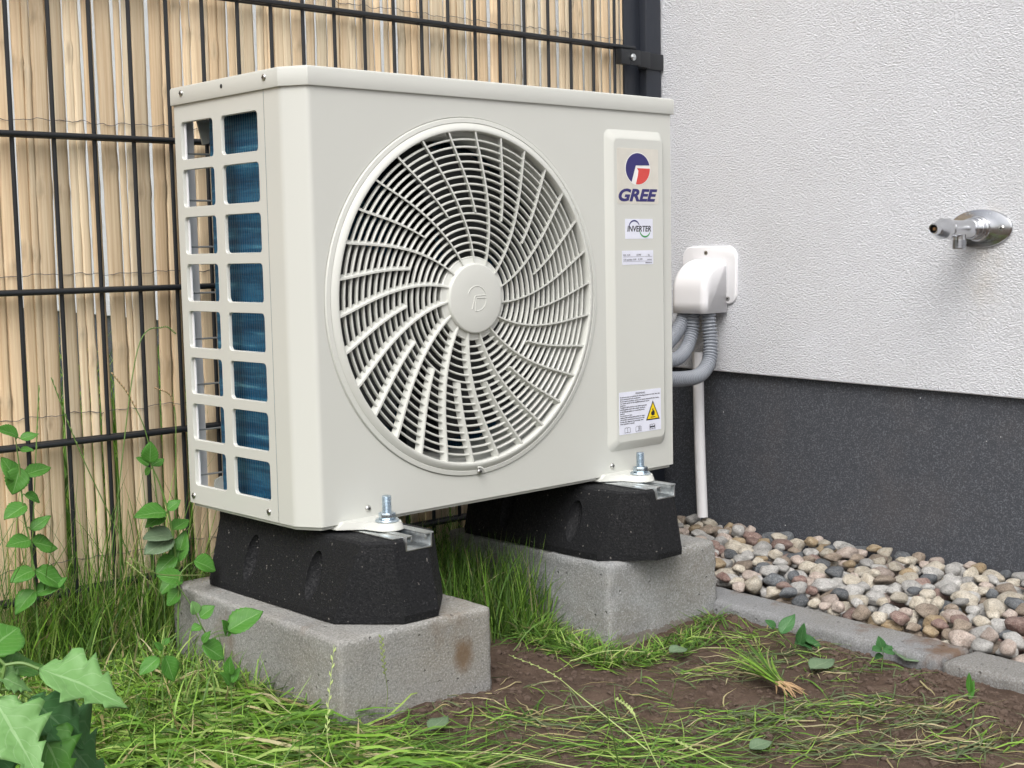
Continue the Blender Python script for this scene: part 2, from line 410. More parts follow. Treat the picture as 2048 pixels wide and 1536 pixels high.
# ------------------------------------------------------------------ rounded noisy block
def stone_block(name, sx, sy, sz, r, amp, mat, seed, step=.007, chip=()):
    nx_, ny_, nz_ = [max(2, int(s/step)) for s in (sx, sy, sz)]
    bm = bmesh.new(); vd = {}
    def vert(i, j, k):
        if (i, j, k) in vd: return vd[(i, j, k)]
        p = Vector((sx*(i/nx_-.5), sy*(j/ny_-.5), sz*(k/nz_-.5)))
        q = Vector([max(-s/2+r, min(s/2-r, c)) for c, s in zip(p, (sx, sy, sz))])
        d = p-q
        if d.length > 1e-9:
            nrm = d.normalized(); p = q+nrm*r
        else: nrm = Vector((0, 0, 1))
        e = sum(1 for c in d if abs(c) > 1e-6)
        nz = mnoise.noise(p*60+Vector((seed, 0, 0)))*.5+mnoise.noise(p*160+Vector((0, seed, 0)))*.35+mnoise.noise(p*22+Vector((seed, 0, 5)))*.6
        p = p+nrm*amp*nz
        if e >= 2: p = p-nrm*abs(mnoise.noise(p*35+Vector((seed, 3, 0))))*amp*3.5
        for c, cr, cdp in chip:
            dd = (p-Vector(c)).length
            if dd < cr: p = p-nrm*cdp*(1-dd/cr)*(.6+abs(mnoise.noise(p*90)))
        v = bm.verts.new(p); vd[(i, j, k)] = v; return v
    def face(fn, a, c):
        for i in range(a):
            for j in range(c): bm.faces.new([fn(i, j), fn(i+1, j), fn(i+1, j+1), fn(i, j+1)])
    face(lambda i, j: vert(i, j, nz_), nx_, ny_); face(lambda i, j: vert(j, i, 0), ny_, nx_)
    face(lambda i, j: vert(i, 0, j), nx_, nz_); face(lambda i, j: vert(j, ny_, i), nz_, nx_)
    face(lambda i, j: vert(0, j, i), nz_, ny_) if False else face(lambda i, j: vert(0, i, j), ny_, nz_)
    face(lambda i, j: vert(nx_, i, j), ny_, nz_)
    bmesh.ops.recalc_face_normals(bm, faces=bm.faces)
    me = bpy.data.meshes.new(name); bm.to_mesh(me); bm.free(); me.materials.append(mat); me.shade_smooth()
    o = bpy.data.objects.new(name, me); COL.objects.link(o); return o
ZB = -.108
o = stone_block('concrete_block', .226, .405, .135, .0034, .0009, MAT['block'], 3.1, .0055)
o.location = (.0775, .086, ZB-.0675); o.rotation_euler = (0, 0, R(-1.6))
tag(o, 'grey concrete block with a brown stain, nearest the camera, under the left rubber foot', 'concrete block', 'concrete blocks under the unit')
o = stone_block('concrete_block', .231, .36, .135, .0036, .0015, MAT['block_b'], 9.7, .006, chip=(((.115, -.18, .067), .02, .006), ((-.11, -.18, .02), .016, .003)))
o.location = (.5665, .102, ZB-.0675); o.rotation_euler = (0, 0, R(-1.4))
tag(o, 'cleaner grey concrete block beside the kerb, under the right rubber foot', 'concrete block', 'concrete blocks under the unit')

# kerbstones
def kerb(y0, y1, dx, dz, seed, label):
    L = y0-y1; o = stone_block('kerbstone', .075, L, .20, .006, .0012, MAT['kerb'], seed, .008)
    ym = (y0+y1)/2; o.location = (kerb_x(ym)+.0375+dx, ym, -.2+dz-.10); o.rotation_euler = (0, 0, R(-4.7))
    tag(o, label, 'kerbstone', 'kerbstones edging the gravel')
kerb(.50, -.478, 0, 0, 1.7, 'long grey kerbstone running from the right concrete block along the pebbles')
kerb(-.4795, -1.48, -.0015, -.001, 5.5, 'mud-smeared kerbstone at the right edge of the picture, past the joint')

# ------------------------------------------------------------------ rubber feet with steel channel, bolt
def rubber_foot(ox, label):
    t = thing('rubber_foot', label, 'mounting foot', 'rubber feet carrying the unit', loc=(ox+.082, .09, ZB))
    # half outline at bottom (a), at knee (b) and top (c); centre x=.082, y front -.112, back .292
    cx = ox+.082
    def oct_(hw, yf, yb_, ch, chy):
        return [(cx-hw, yf+chy), (cx-hw+ch, yf), (cx+hw-ch, yf), (cx+hw, yf+chy), (cx+hw, yb_-chy), (cx+hw-ch, yb_), (cx-hw+ch, yb_), (cx-hw, yb_-chy)]
    lv = [(ZB+.0015, oct_(.084, -.110, .300, .058, .062)), (ZB+.010, oct_(.084, -.111, .301, .058, .062)),
          (-.013, oct_(.056, -.090, .272, .030, .022)), (-.010, oct_(.053, -.087, .269, .030, .022))]
    b = MB(); vs = []; fs = []
    for z, pl in lv: vs += [(x, y, z) for x, y in pl]
    for i in range(3): fs += [(i*8+k, i*8+(k+1)%8, i*8+8+(k+1)%8, i*8+8+k) for k in range(8)]
    fs += [tuple(range(8))[::-1], tuple(range(24, 32))]
    b.add(vs, fs)
    body = b.build('body', MAT['rubber'], t, smooth=False)
    cutters = []
    def cutter(mb):
        c = mb.build('cutter', MAT['rubber'], None, smooth=False); cutters.append(c)
        m = body.modifiers.new('b', 'BOOLEAN'); m.operation = 'DIFFERENCE'; m.object = c; m.solver = 'EXACT'
    c = MB(); c.box((cx+.013-.021, -.2, -.026), (cx+.013+.021, .4, .02)); cutter(c)
    for sgn in (-1, 1):
        for yc in (.010, .152):
            bmc = bmesh.new(); bmesh.ops.create_uvsphere(bmc, u_segments=20, v_segments=14, radius=1)
            for v in bmc.verts:
                zz = v.co.z*.030; v.co = Vector((cx+sgn*.0745+v.co.x*.017-sgn*zz*.38, yc+v.co.y*.0150, -.060+zz))
            mc = bpy.data.meshes.new('cutter'); bmc.to_mesh(mc); bmc.free()
            c = bpy.data.objects.new('cutter', mc); COL.objects.link(c); cutters.append(c)
            m = body.modifiers.new('b', 'BOOLEAN'); m.operation = 'DIFFERENCE'; m.object = c; m.solver = 'EXACT'
    rel(body)
    dg = bpy.context.evaluated_depsgraph_get(); dg.update()
    nm = bpy.data.meshes.new_from_object(body.evaluated_get(dg)); body.modifiers.clear(); body.data = nm
    bm = bmesh.new(); bm.from_mesh(nm)
    es = [e for e in bm.edges if len(e.link_faces) == 2 and e.calc_face_angle(0) > R(20) and e.calc_length() > .01]
    bmesh.ops.bevel(bm, geom=es, offset=.0016, segments=2, affect='EDGES', clamp_overlap=True); bm.to_mesh(nm); bm.free()
    nm.shade_smooth(); nm.set_sharp_from_angle(angle=R(18))
    for c in cutters: bpy.data.objects.remove(c)
    # channel, open on top with lips
    b = MB(); x0, x1 = cx+.013-.0205, cx+.013+.0205; y0, y1 = -.0925, .271; th = .0024
    b.box((x0+th, y0, -.0255), (x1-th, y1, -.0233)); b.box((x0, y0, -.0255), (x0+th, y1, -.0068)); b.box((x1-th, y0, -.0255), (x1, y1, -.0068))
    b.box((x0+th+.0002, y0, -.0090), (x0+.0105, y1, -.0069)); b.box((x1-.0105, y0, -.0090), (x1-th-.0002, y1, -.0069))
    b.box((x0+.0083, y0, -.0150), (x0+.0104, y1, -.0092)); b.box((x1-.0104, y0, -.0150), (x1-.0083, y1, -.0092))
    b.box((x0-.016, y0+.006, -.0096), (x0-.0002, y1, -.0078)); b.box((x1+.0002, y0+.004, -.0096), (x1+.006, y1, -.0078))
    rel(b.build('steel_channel', MAT['zinc'], t, bevel=.0005))
    bx, by = (.0885, -.039) if ox == 0 else (.556, -.037)
    b = MB(); pr = []; z = -.02
    k = 0
    while z < .0345:
        pr.append((.0052 if k % 2 else .0062, z)); z += .0009; k += 1
    pr += [(.0050, .0352), (.0, .0356)]
    b.lathe(pr, (bx, by, 0), axis='z', n=18); bolt = rel(b.build('bolt', MAT['bolt'], t, angle=60))
    def hexa(z0, z1, r, name):
        q = MB(); pl = [(bx+r*math.cos(R(60*i+12)), by+r*math.sin(R(60*i+12))) for i in range(6)]; q.prism(pl, z0, z1, 'z')
        oo = q.build(name, MAT['bolt'], bolt, bevel=.0007); return oo
    hexa(.0062, .0142, .0108, 'nut')
    q = MB(); q.lathe([(.0062, .0036), (.0148, .0036), (.0150, .0046), (.0140, .0060), (.0062, .0061)], (bx, by, 0), axis='z', n=32); q.build('washer', MAT['bolt'], bolt, angle=40)
    return t
rubber_foot(0, 'black granulated rubber foot with steel channel on the stained front-left block')
rubber_foot(.453, 'black granulated rubber foot with steel channel on the block by the kerb')

# ------------------------------------------------------------------ outdoor unit
U = thing('heat_pump_unit', 'off-white outdoor air conditioning unit with round fan grille, standing on two rubber feet', 'air conditioner', loc=(W/2, D/2, -.004))
fx, fz = .2692, .2702
def upart(b, name, mat, parent=U, **kw):
    o = b.build(name, mat, parent, **kw)
    if parent is U: rel(o)
    return o
def arc(cx, cy, r, a0, a1, n=5): return [(cx+r*math.cos(R(a0+(a1-a0)*i/n)), cy+r*math.sin(R(a0+(a1-a0)*i/n))) for i in range(n+1)]
def fillet(pts, r, n=4):
    out = []
    for i, p in enumerate(pts):
        if i in (0, len(pts)-1): out.append(p); continue
        p = Vector(p); a = (Vector(pts[i-1])-p).normalized(); c = (Vector(pts[i+1])-p).normalized()
        for k in range(n+1):
            t_ = k/n; q = (p+a*r)*(1-t_)**2+p*2*t_*(1-t_)+(p+c*r)*t_**2; out.append((q.x, q.y))
    return out
# front panel: folded corner + face with round hole + raised panel, one pressed sheet
PT = .5495
prof = fillet([(.002, .0672), (0, .0668), (0, .0315), (.0185, 0), (.0255, 0)], .0035, 5)
prof = [(0.0015, .067)] + fillet([(0, .0665), (0, .0315), (.0185, 0), (.0300, 0)], .005, 6)
b = MB()
n = len(prof); vs = [(x, y, z) for z in (.0, PT) for x, y in prof]
b.add(vs, [(i, i+1, n+i+1, n+i) for i in range(n-1)])
def plate_hole(b, x0, z0, x1, z1, loop, P, mi=0, c=None):
    """flat region between rectangle and an inner convex loop; P maps (a,b)->3D"""
    c = c or (sum(p[0] for p in loop)/len(loop), sum(p[1] for p in loop)/len(loop))
    ang = [math.atan2(p[1]-c[1], p[0]-c[0]) for p in loop]
    cor = [(x0, z0), (x1, z0), (x1, z1), (x0, z1)]
    items = [(a % (2*PI), p) for a, p in zip(ang, loop)]
    # insert corner directions, interpolated on the loop
    L = sorted(items)
    for q in cor:
        a = math.atan2(q[1]-c[1], q[0]-c[0]) % (2*PI)
        lo = max([i for i in L if i[0] <= a], default=L[-1]); hi = min([i for i in L if i[0] > a], default=L[0])
        p, r_ = Vector(lo[1]), Vector(hi[1]); d = Vector((math.cos(a), math.sin(a))); e = r_-p
        den = d.x*e.y-d.y*e.x; w_ = p-Vector(c)
        s_ = (w_.x*e.y-w_.y*e.x)/den; L.append((a, tuple(Vector(c)+d*s_))); L.sort()
    outer = []; inner = []
    for a, p in L:
        d = (math.cos(a), math.sin(a)); ts = []
        if d[0] > 1e-9: ts.append((x1-c[0])/d[0])
        if d[0] < -1e-9: ts.append((x0-c[0])/d[0])
        if d[1] > 1e-9: ts.append((z1-c[1])/d[1])
        if d[1] < -1e-9: ts.append((z0-c[1])/d[1])
        t_ = min(ts); outer.append((c[0]+d[0]*t_, c[1]+d[1]*t_)); inner.append(p)
    m_ = len(L)
    b.add([P(*p) for p in outer]+[P(*p) for p in inner], [(i, (i+1) % m_, m_+(i+1) % m_, m_+i) for i in range(m_)], mi)
    return inner
RH = .2372
circ = [(fx+RH*math.cos(2*PI*i/128), fz+RH*math.sin(2*PI*i/128)) for i in range(128)]
plate_hole(b, .0300, 0, .5120, PT, circ, lambda a, c_: (a, 0, c_), c=(fx, fz))
b.lathe([(RH, 0), (RH-.0008, .0006), (RH-.0010, .008)], (fx, 0, fz), n=128)
# strip right of the hole with the raised panel
rp0 = rounded(.526, .0345, .6525, .504, .011, 6); rp1 = rounded(.5385, .0485, .6435, .4905, .009, 6)
plate_hole(b, .5120, 0, W-.002, PT, rp0, lambda a, c_: (a, 0, c_))
m_ = len(rp0); mid = [((p[0]*.28+q[0]*.72), (p[1]*.28+q[1]*.72)) for p, q in zip(rp0, rp1)]
low = [((p[0]*.9+q[0]*.1), (p[1]*.9+q[1]*.1)) for p, q in zip(rp0, rp1)]
vs = [(p[0], 0, p[1]) for p in rp0]+[(p[0], -.0006, p[1]) for p in low]+[(p[0], -.0074, p[1]) for p in mid]+[(p[0], -.0085, p[1]) for p in rp1]
b.add(vs, [(j*m_+i, j*m_+(i+1) % m_, (j+1)*m_+(i+1) % m_, (j+1)*m_+i) for j in range(3) for i in range(m_)]+[tuple(range(3*m_, 4*m_))])
# folded right edge and bottom return
b.add([(W-.002, 0, 0), (W, .002, 0), (W, .012, 0), (W-.002, 0, PT), (W, .002, PT), (W, .012, PT)], [(0, 1, 4, 3), (1, 2, 5, 4)])
b.add([(.03, 0, 0), (W-.002, 0, 0), (W-.002, .012, .0005), (.03, .012, .0005)], [(0, 1, 2, 3)])
front = upart(b, 'front_panel', MAT['unit'], weld=True, angle=32, planar=True)
# left side panel with 2 x 8 windows
b = MB(); zt0 = .509; h_, bar = .0496, .01246
cells = [0.0]+[zt0-(h_+bar)*(7-k)-h_-bar/2 for k in range(1, 8)]+[PT]
PX = lambda a, c_: (0.0, a, c_)
holes = []
for k in range(8):
    z1 = zt0-(h_+bar)*(7-k); z0 = z1-h_
    for (y0, y1, c0, c1) in ((.0822, .1678, .0672, .1776), (.1874, .2684, .1776, D)):
        lp = rounded(y0, z0, y1, z1, .006, 4)
        plate_hole(b, c0, cells[k], c1, cells[k+1], lp, PX)
        m_ = len(lp)
        cy, cz = (y0+y1)/2, (z0+z1)/2
        sh = lambda p, d_: (p[0]-d_*(1 if p[0] > cy else -1), p[1]-d_*(1 if p[1] > cz else -1))
        b.add([(0, *p) for p in lp]+[(.0012, *sh(p, .0007)) for p in lp]+[(.0045, *sh(p, .0009)) for p in lp]+[(.0045, *sh(p, -.002)) for p in lp],
              [(j*m_+i, j*m_+(i+1) % m_, (j+1)*m_+(i+1) % m_, (j+1)*m_+i) for j in range(3) for i in range(m_)])
b.add([(0, D, 0), (.002, D+.002, 0), (.0215, D+.002, 0), (0, D, PT), (.002, D+.002, PT), (.0215, D+.002, PT)], [(0, 1, 4, 3), (1, 2, 5, 4)])
upart(b, 'side_panel', MAT['unit'], weld=True, angle=28, planar=True)
# corner post inside the back edge, seen through the windows
b = MB(); b.box((.004, D-.0015, .0), (.027, D+.0012, PT-.01)); b.box((.0047, D-.020, .001), (.0062, D-.0017, PT-.012))
upart(b, 'corner_post', MAT['white_plastic'], smooth=False)
# small handle bracket near the top of the rear opening
b = MB(); b.prism([(.030, .516), (.075, .516), (.075, .500), (.060, .500), (.052, .492), (.047, .484), (.038, .482), (.036, .492)], D-.006, D-.003, 'y')
upart(b, 'inner_bracket', MAT['unit'], smooth=False)
b = MB(); b.prism([(.034, .004), (.07, .004), (.07, .026), (.046, .030), (.036, .026), (.034, .012)], D-.006, D-.003, 'y')
upart(b, 'inner_bracket', MAT['unit'], smooth=False)
# coil: L shaped fin pack
b = MB(); o_ = fillet([(.026, .045), (.026, .252), (W-.12, .252)], .018, 12); i_ = fillet([(.048, .045), (.048, .230), (W-.12, .230)], .012, 12)
n = len(o_); vs = [(x, y, z) for z in (.006, .540) for x, y in o_+i_]
fs = []
for i in range(n-1):
    fs += [(i, i+1, 2*n+i+1, 2*n+i), (n+i, n+i+1, 3*n+i+1, 3*n+i), (i, i+1, n+i+1, n+i), (2*n+i, 2*n+i+1, 3*n+i+1, 3*n+i)]
fs += [(0, n, 3*n, 2*n), (n-1, 2*n-1, 4*n-1, 3*n-1)]
b.add(vs, fs); upart(b, 'coil', MAT['coil'], angle=40)
# back wire guard
b = MB()
for k in range(9): b.tube([(.006, D-.001, .035+k*.0621), (W-.10, D-.001, .035+k*.0621)], .0013, 8)
for k in range(4): b.tube([(.075+k*.14, D+.0018, .01), (.075+k*.14, D+.0018, .535)], .0013, 8)
upart(b, 'wire_guard', MAT['inner'])
# right panel, back panel, base pan, divider
b = MB(); b.box((W-.0012, .0122, 0), (W, D, PT)); b.box((W-.11, D-.0012, 0), (W-.0014, D, PT)); upart(b, 'right_panel', MAT['unit'], smooth=False)
b = MB(); b.box((.5130, .012, .002), (.5142, D-.002, .54)); upart(b, 'divider', MAT['inner'], smooth=False)
b = MB(); 
pan = [(.004, D-.004), (.004, .035), (.021, .005), (W-.004, .005), (W-.004, D-.004)]
b.prism(pan, -.005, .0018, 'z'); upart(b, 'base_pan', MAT['unit'], bevel=.001)
b = MB(); b.lathe([(.023, -.0012), (.023, -.012)], (.5, .15, 0), axis='z', n=20); 
# lid
def lid_outline(d):
    return [(-d, D+d), (-d, .0315-d*.5), (.0185-d*.5, -d), (W+d, -d), (W+d, D+d)]
def closed_fillet(pts, r, n=3):
    out = []; m_ = len(pts)
    for i, p in enumerate(pts):
        p = Vector(p); a = (Vector(pts[i-1])-p).normalized(); c = (Vector(pts[(i+1) % m_])-p).normalized()
        for k in range(n+1):
            t_ = k/n; q = (p+a*r)*(1-t_)**2+p*2*t_*(1-t_)+(p+c*r)*t_**2; out.append((q.x, q.y))
    return out
b = MB(); rings = [(.0004, .5330), (.0030, .5318), (.0034, .5328), (.0034, .5515), (.0028, .5536), (.0012, .5548), (-.002, .5552)]
vs = []; 
for d, z in rings: vs += [(x, y, z) for x, y in closed_fillet(lid_outline(d), .0014, 3)]
m_ = len(vs)//len(rings)
b.add(vs, [(j*m_+i, j*m_+(i+1) % m_, (j+1)*m_+(i+1) % m_, (j+1)*m_+i) for j in range(len(rings)-1) for i in range(m_)]+[tuple(range((len(rings)-1)*m_, len(rings)*m_))])
lid = upart(b, 'top_cover', MAT['unit'], angle=25)
b = MB(); b.lathe([(.0028, -.0036), (.0028, -.0030)], (0, .1572, .5445), axis='x', n=16, caps=True); upart(b, 'punched_hole', MAT['hole'], lid)

# grille --------------------------------------------------
G = MB()
G.lathe([(.2360, .007), (.2358, -.0010), (.2350, -.0023), (.2298, -.0030), (.2290, -.0020), (.2282, -.0030), (.2228, -.0060), (.2206, -.0066), (.2190, -.0061), (.2181, -.0045), (.2177, .006)], (fx, 0, fz), n=160)
grille_ring = G
frac = lambda r: max(0, (.2215-r)/.1755)
th_ = lambda r: -R(24)*frac(r)**1.3
# concentric louvres
for k in range(17):
    r = .0532+k*.0096
    if r > .2100: break
    n = 144; tck = .0025
    G.lathe([(r-.0003, -.0012), (r+.0004, -.0022), (r+tck-.0008, -.0022), (r+tck, -.0010), (r+tck-.0006, .0034), (r-.0002, .0034), (r-.0003, -.0012)], (fx, 0, fz), n=n)
# curved vanes
for k in range(30):
    th0 = R(16+12*k); full = k % 2 == 0
    r0 = .0455 if full else .1135
    m_ = 26 if full else 16; vs = []
    for i in range(m_+1):
        r = r0+(.2195-r0)*i/m_; a = th0+th_(r)
        w_ = .0021+.0006*(i/m_)
        for (tt, yy) in ((-w_/2, -.0052), (w_/2, -.0052), (w_/2-.0038, .0042), (-w_/2-.0038, .0042)):
            aa = a+tt/r*1.0
            vs.append((fx+r*math.cos(aa), yy, fz+r*math.sin(aa)))
    fs = [(i*4+j, i*4+(j+1) % 4, i*4+4+(j+1) % 4, i*4+4+j) for i in range(m_) for j in range(4)]+[(0, 1, 2, 3), (m_*4, m_*4+1, m_*4+2, m_*4+3)]
    G.add(vs, fs)
G.lathe([(.0540, .0075), (.0535, -.0020), (.0500, -.0032), (.0462, -.0034), (.0455, -.0040)], (fx, 0, fz), n=96)
G.lathe([(.0, .001), (.046, .001)], (fx, 0, fz), n=48)
gr = upart(G, 'fan_grille', MAT['grille'], angle=38)
b = MB(); b.lathe([(.0462, -.002), (.0462, -.0072), (.0452, -.0086), (.0438, -.0090), (.020, -.0096), (1e-4, -.0097)], (fx, 0, fz), n=96)
hub = upart(b, 'hub_cap', MAT['grille'], gr, angle=40)
# embossed emblem on the hub: broken circle with a folded stripe
def emblem_paths(u, v, ru, rv):
    P = lambda a, c_: (u+a*ru, v+c_*rv)
    blue = [P(math.cos(R(a)), math.sin(R(a))) for a in np.linspace(14, 238, 40)]+[P(-.17, .21)]
    red = [P(math.cos(R(a)), math.sin(R(a))) for a in np.linspace(2, -100, 22)]+[P(.0, -.42), P(.05, -.12), P(-.07, .04)]
    return blue, red
bl, rd = emblem_paths(fx, fz, .0165, .0165)
hy = lambda x, z: -.0091-.0006*(1-min(1, math.hypot(x-fx, z-fz)/.0435))-.0002
for path in (bl, rd):
    pass
b = MB(); b.tube([(x, hy(x, z), z) for x, z in bl[:26]], .0006, 6); b.tube([(x, hy(x, z), z) for x, z in [bl[0], bl[-1], bl[-2]]], .0006, 6)
b.tube([(x, hy(x, z), z) for x, z in rd[:22]], .0006, 6); b.tube([(x, hy(x, z), z) for x, z in [rd[0], rd[-1], rd[21]]], .0006, 6)
upart(b, 'embossed_emblem', MAT['grille'], gr)
# shroud, fan, motor
b = MB(); b.lathe([(.2365, .0085), (.232, .012), (.2145, .020), (.2105, .030), (.2100, .070), (.2125, .074), (.2125, .071)], (fx, 0, fz), n=96)
upart(b, 'fan_shroud', MAT['unit'])
FA = bpy.data.objects.new('fan', None)
b = MB(); b.lathe([(1e-4, .034), (.045, .035), (.052, .042), (.052, .085), (1e-4, .086)], (fx, 0, fz), n=48)
for k in range(3):
    vs = []; nr, na = 8, 14
    for i in range(nr+1):
        r = .05+(.200-.05)*i/nr
        sweep = R(86-6*i/nr); a0 = R(120*k+20)+R(16)*(i/nr)**1.5
        for j in range(na+1):
            f_ = j/na; a = a0+sweep*f_
            vs.append((fx+r*math.cos(a), .088-.052*f_-.004*math.sin(PI*f_), fz+r*math.sin(a)))
    o0 = len(vs); vs += [(x, y+.0025, z) for x, y, z in vs]
    q = na+1; fs = []
    for i in range(nr):
        for j in range(na):
            f4 = (i*q+j, i*q+j+1, (i+1)*q+j+1, (i+1)*q+j); fs += [f4, tuple(o0+v for v in f4[::-1])]
    b.add(vs, fs)
bpy.data.objects.remove(FA)
upart(b, 'fan', MAT['fan'], recalc=False, angle=60)
b = MB(); b.box((fx-.03, .11, .01), (fx+.03, .13, .53)); b.lathe([(1e-4, .09), (.045, .09), (.045, .109), (1e-4, .109)], (fx, 0, fz), n=32)
upart(b, 'motor_bracket', MAT['fan'], smooth=False)

# screws
def screw_local(c, axis, r=.0042):
    b = MB(); s = -1
    pr = [(r*1.0, 0), (r, -.0006), (r*.86, -.0017), (r*.5, -.0024), (1e-4, -.0026)]
    b.lathe(pr, c, axis=axis, n=18)
    q = MB()
    if axis == 'y':
        q.box((c[0]-r*.45, c[1]-.0029, c[2]-r*.1), (c[0]+r*.45, c[1]-.0022, c[2]+r*.1)); q.box((c[0]-r*.1, c[1]-.0030, c[2]-r*.45), (c[0]+r*.1, c[1]-.0021, c[2]+r*.45))
    else:
        q.box((c[0]-.0029, c[1]-r*.45, c[2]-r*.1), (c[0]-.0022, c[1]+r*.45, c[2]+r*.1)); q.box((c[0]-.0030, c[1]-r*.1, c[2]-r*.45), (c[0]-.0021, c[1]+r*.1, c[2]+r*.45))
    b.v2 = None
    o0 = b.add(q.v, q.f, 1)
    return b
for c, ax in [((.0885, 0, .0137), 'y'), ((.5355, 0, .0134), 'y'), ((.2725, -.0036, .0385), 'y'), ((-.0034, .2572, .5455), 'x'), ((-.0034, .0583, .5452), 'x'),
              ((0, .2740, .0100), 'x'), ((0, .0880, .0112), 'x')]:
    upart(screw_local(c, ax), 'screw', [MAT['screw'], MAT['hole']], U, angle=50)
for zz in (.478,):
    b = MB(); b.lathe([(.0038, 0), (.003, -.0015), (1e-4, -.002)], (.0125, D-.0017, zz), n=12); upart(b, 'screw', MAT['screw'])
# notch at the bottom of the grille ring
b = MB(); b.tube([(fx-.004+.013*math.cos(R(a)), -.0092, .0335+.012*math.sin(R(a))) for a in range(20, 100, 10)], .0014, 8); upart(b, 'ring_notch', MAT['grille'], gr)

# mounting legs of the base
def leg_tab(cx, y_end):
    b = MB(); r = .0205
    pl = [(cx-.055, .03), (cx-.050, -.002)]+[(cx-.024, y_end+.016)]+[(cx+r*math.cos(R(a)), y_end+r*math.sin(R(a))) for a in range(190, 361, 12)]+[(cx+.023, .0), (cx+.026, .03)]
    b.prism(pl, -.0061, -.0052+.0004, 'z')
    n0 = len(pl); up = [((x-cx)*.84+cx, (y-y_end)*.86+y_end+(.002 if y > 0 else 0)) for x, y in pl]
    b.add([(x, y, -.0048) for x, y in pl]+[(x, y, .0030) for x, y in up], [(i, (i+1) % n0, n0+(i+1) % n0, n0+i) for i in range(n0)]+[tuple(range(n0, 2*n0))])
    upart(b, 'mounting_leg', MAT['unit'], angle=30)
leg_tab(.0885, -.039); leg_tab(.556, -.037)
b = MB(); b.box((.06, D-.03, -.006), (.12, D+.035, -.0052)); upart(b, 'rear_leg', MAT['unit'], smooth=False)
b = MB(); b.box((.52, D-.03, -.006), (.58, D+.035, -.0052)); upart(b, 'rear_leg', MAT['unit'], smooth=False)
# valve cover on the right side
b = MB(); b.prism([(.07, .03), (.235, .03), (.235, .205), (.20, .235), (.07, .235)], W+.0005, W+.045, 'x'); upart(b, 'valve_cover', MAT['unit'], bevel=.004)

# ---- labels on the raised panel
FYL = -.0085
def text_mesh(body, size, x, z, y, sx=1., shear=0., off=0., align='LEFT', ext=.00006):
    cu = bpy.data.curves.new('t', 'FONT'); cu.body = body; cu.size = size; cu.shear = shear; cu.offset = off; cu.align_x = align; cu.extrude = ext; cu.resolution_u = 4
    ob = bpy.data.objects.new('t', cu); COL.objects.link(ob)
    dg = bpy.context.evaluated_depsgraph_get(); dg.update()
    me = bpy.data.meshes.new_from_object(ob.evaluated_get(dg)); bpy.data.objects.remove(ob)
    vs = [(x+v.co.x*sx, y-v.co.z-ext, z+v.co.y) for v in me.vertices]; fs = [tuple(p.vertices) for p in me.polygons]
    return vs, fs
def sticker(name, x0, z0, x1, z1, mat, r=.0012):
    b = MB(); b.prism(rounded(x0, z0, x1, z1, r, 3), FYL-.0003, FYL-.00002, 'y'); return upart(b, name, mat, smooth=False)
def fit_text(b, body, x0, x1, z0, hcap, y, mi=0, shear=0., off=0., align='LEFT'):
    vs, fs = text_mesh(body, hcap/.70, 0, 0, 0, 1, shear, off)
    xs = [v[0] for v in vs]; k = (x1-x0)/(max(xs)-min(xs)) if x1 else 1; mn = min(xs)
    b.add([(x0+(v[0]-mn)*k, y+v[1], z0+v[2]) for v in vs], fs, mi)
YS = FYL-.0004
s = sticker('badge_sticker', .544, .397, .634, .4775, MAT['beige'], .003)
b = MB(); bl, rd = emblem_paths(.5885, .4480, .0283, .0245); bl2, rd2 = emblem_paths(.5885, .4480, .0262, .0227)
b.prism(bl2, YS-.0003, YS, 'y', 0); b.prism(rd2, YS-.0003, YS, 'y', 1)
e1 = [(.5885+.0275*math.cos(a), .448+.0238*math.sin(a)) for a in np.linspace(0, 2*PI, 60, endpoint=False)]
b.prism(e1, YS-.0001, YS, 'y', 2)
upart(b, 'emblem', [MAT['navy'], MAT['red'], MAT['whiteink']], s, smooth=False)
b = MB(); fit_text(b, 'GREE', .5465, .6315, .4015, .0168, YS, 0, .28, .0010); upart(b, 'lettering', MAT['navy'], s, smooth=False)
s = sticker('inverter_sticker', .5600, .3460, .6205, .3752, MAT['paper'])
b = MB(); fit_text(b, 'INVERTER', .5645, .6165, .3568, .0082, YS, 0, .15, .00025)
def cres(cx, cz, r, a0, a1, wmax, mi):
    o1 = []; o2 = []
    for i in range(25):
        f_ = i/24; a = R(a0+(a1-a0)*f_); ww = wmax*math.sin(PI*f_)**.6
        o1.append((cx+(r+ww/2)*math.cos(a)*1.15, cz+(r+ww/2)*math.sin(a))); o2.append((cx+(r-ww/2)*math.cos(a)*1.15, cz+(r-ww/2)*math.sin(a)))
    b.prism(o1+o2[1:-1][::-1], YS-.0002, YS, 'y', mi)
cres(.5795, .3625, .0100, 175, 15, .0022, 1); cres(.6030, .3590, .0100, 185, 345, .0022, 2)
upart(b, 'lettering', [MAT['black'], MAT['navy'], MAT['green']], s, smooth=False)
s = sticker('refrigerant_label', .5527, .3083, .6210, .3290, MAT['paper'])
b = MB(); fit_text(b, 'R32:  0,59', .5555, .5700, .3212, .0026, YS); fit_text(b, '0,590', .5840, .5935, .3212, .0028, YS, 0, .2); fit_text(b, 'kg', .6090, .6125, .3212, .0026, YS)
fit_text(b, 'CO2 equivalent:  0,399', .5555, .5830, .3146, .0026, YS); fit_text(b, '0,399', .5870, .5965, .3146, .0028, YS, 0, .2); fit_text(b, 'tonnes', .6075, .6175, .3146, .0024, YS)
for z in (.3197, .3130): b.box((.5550, YS-.0001, z), (.6185, YS, z+.00035))
fit_text(b, '600007060345', .6030, .6180, .3100, .0016, YS)
upart(b, 'lettering', MAT['greyink'], s, smooth=False)
s = sticker('warning_label', .5425, .0590, .6350, .1218, MAT['paper'])
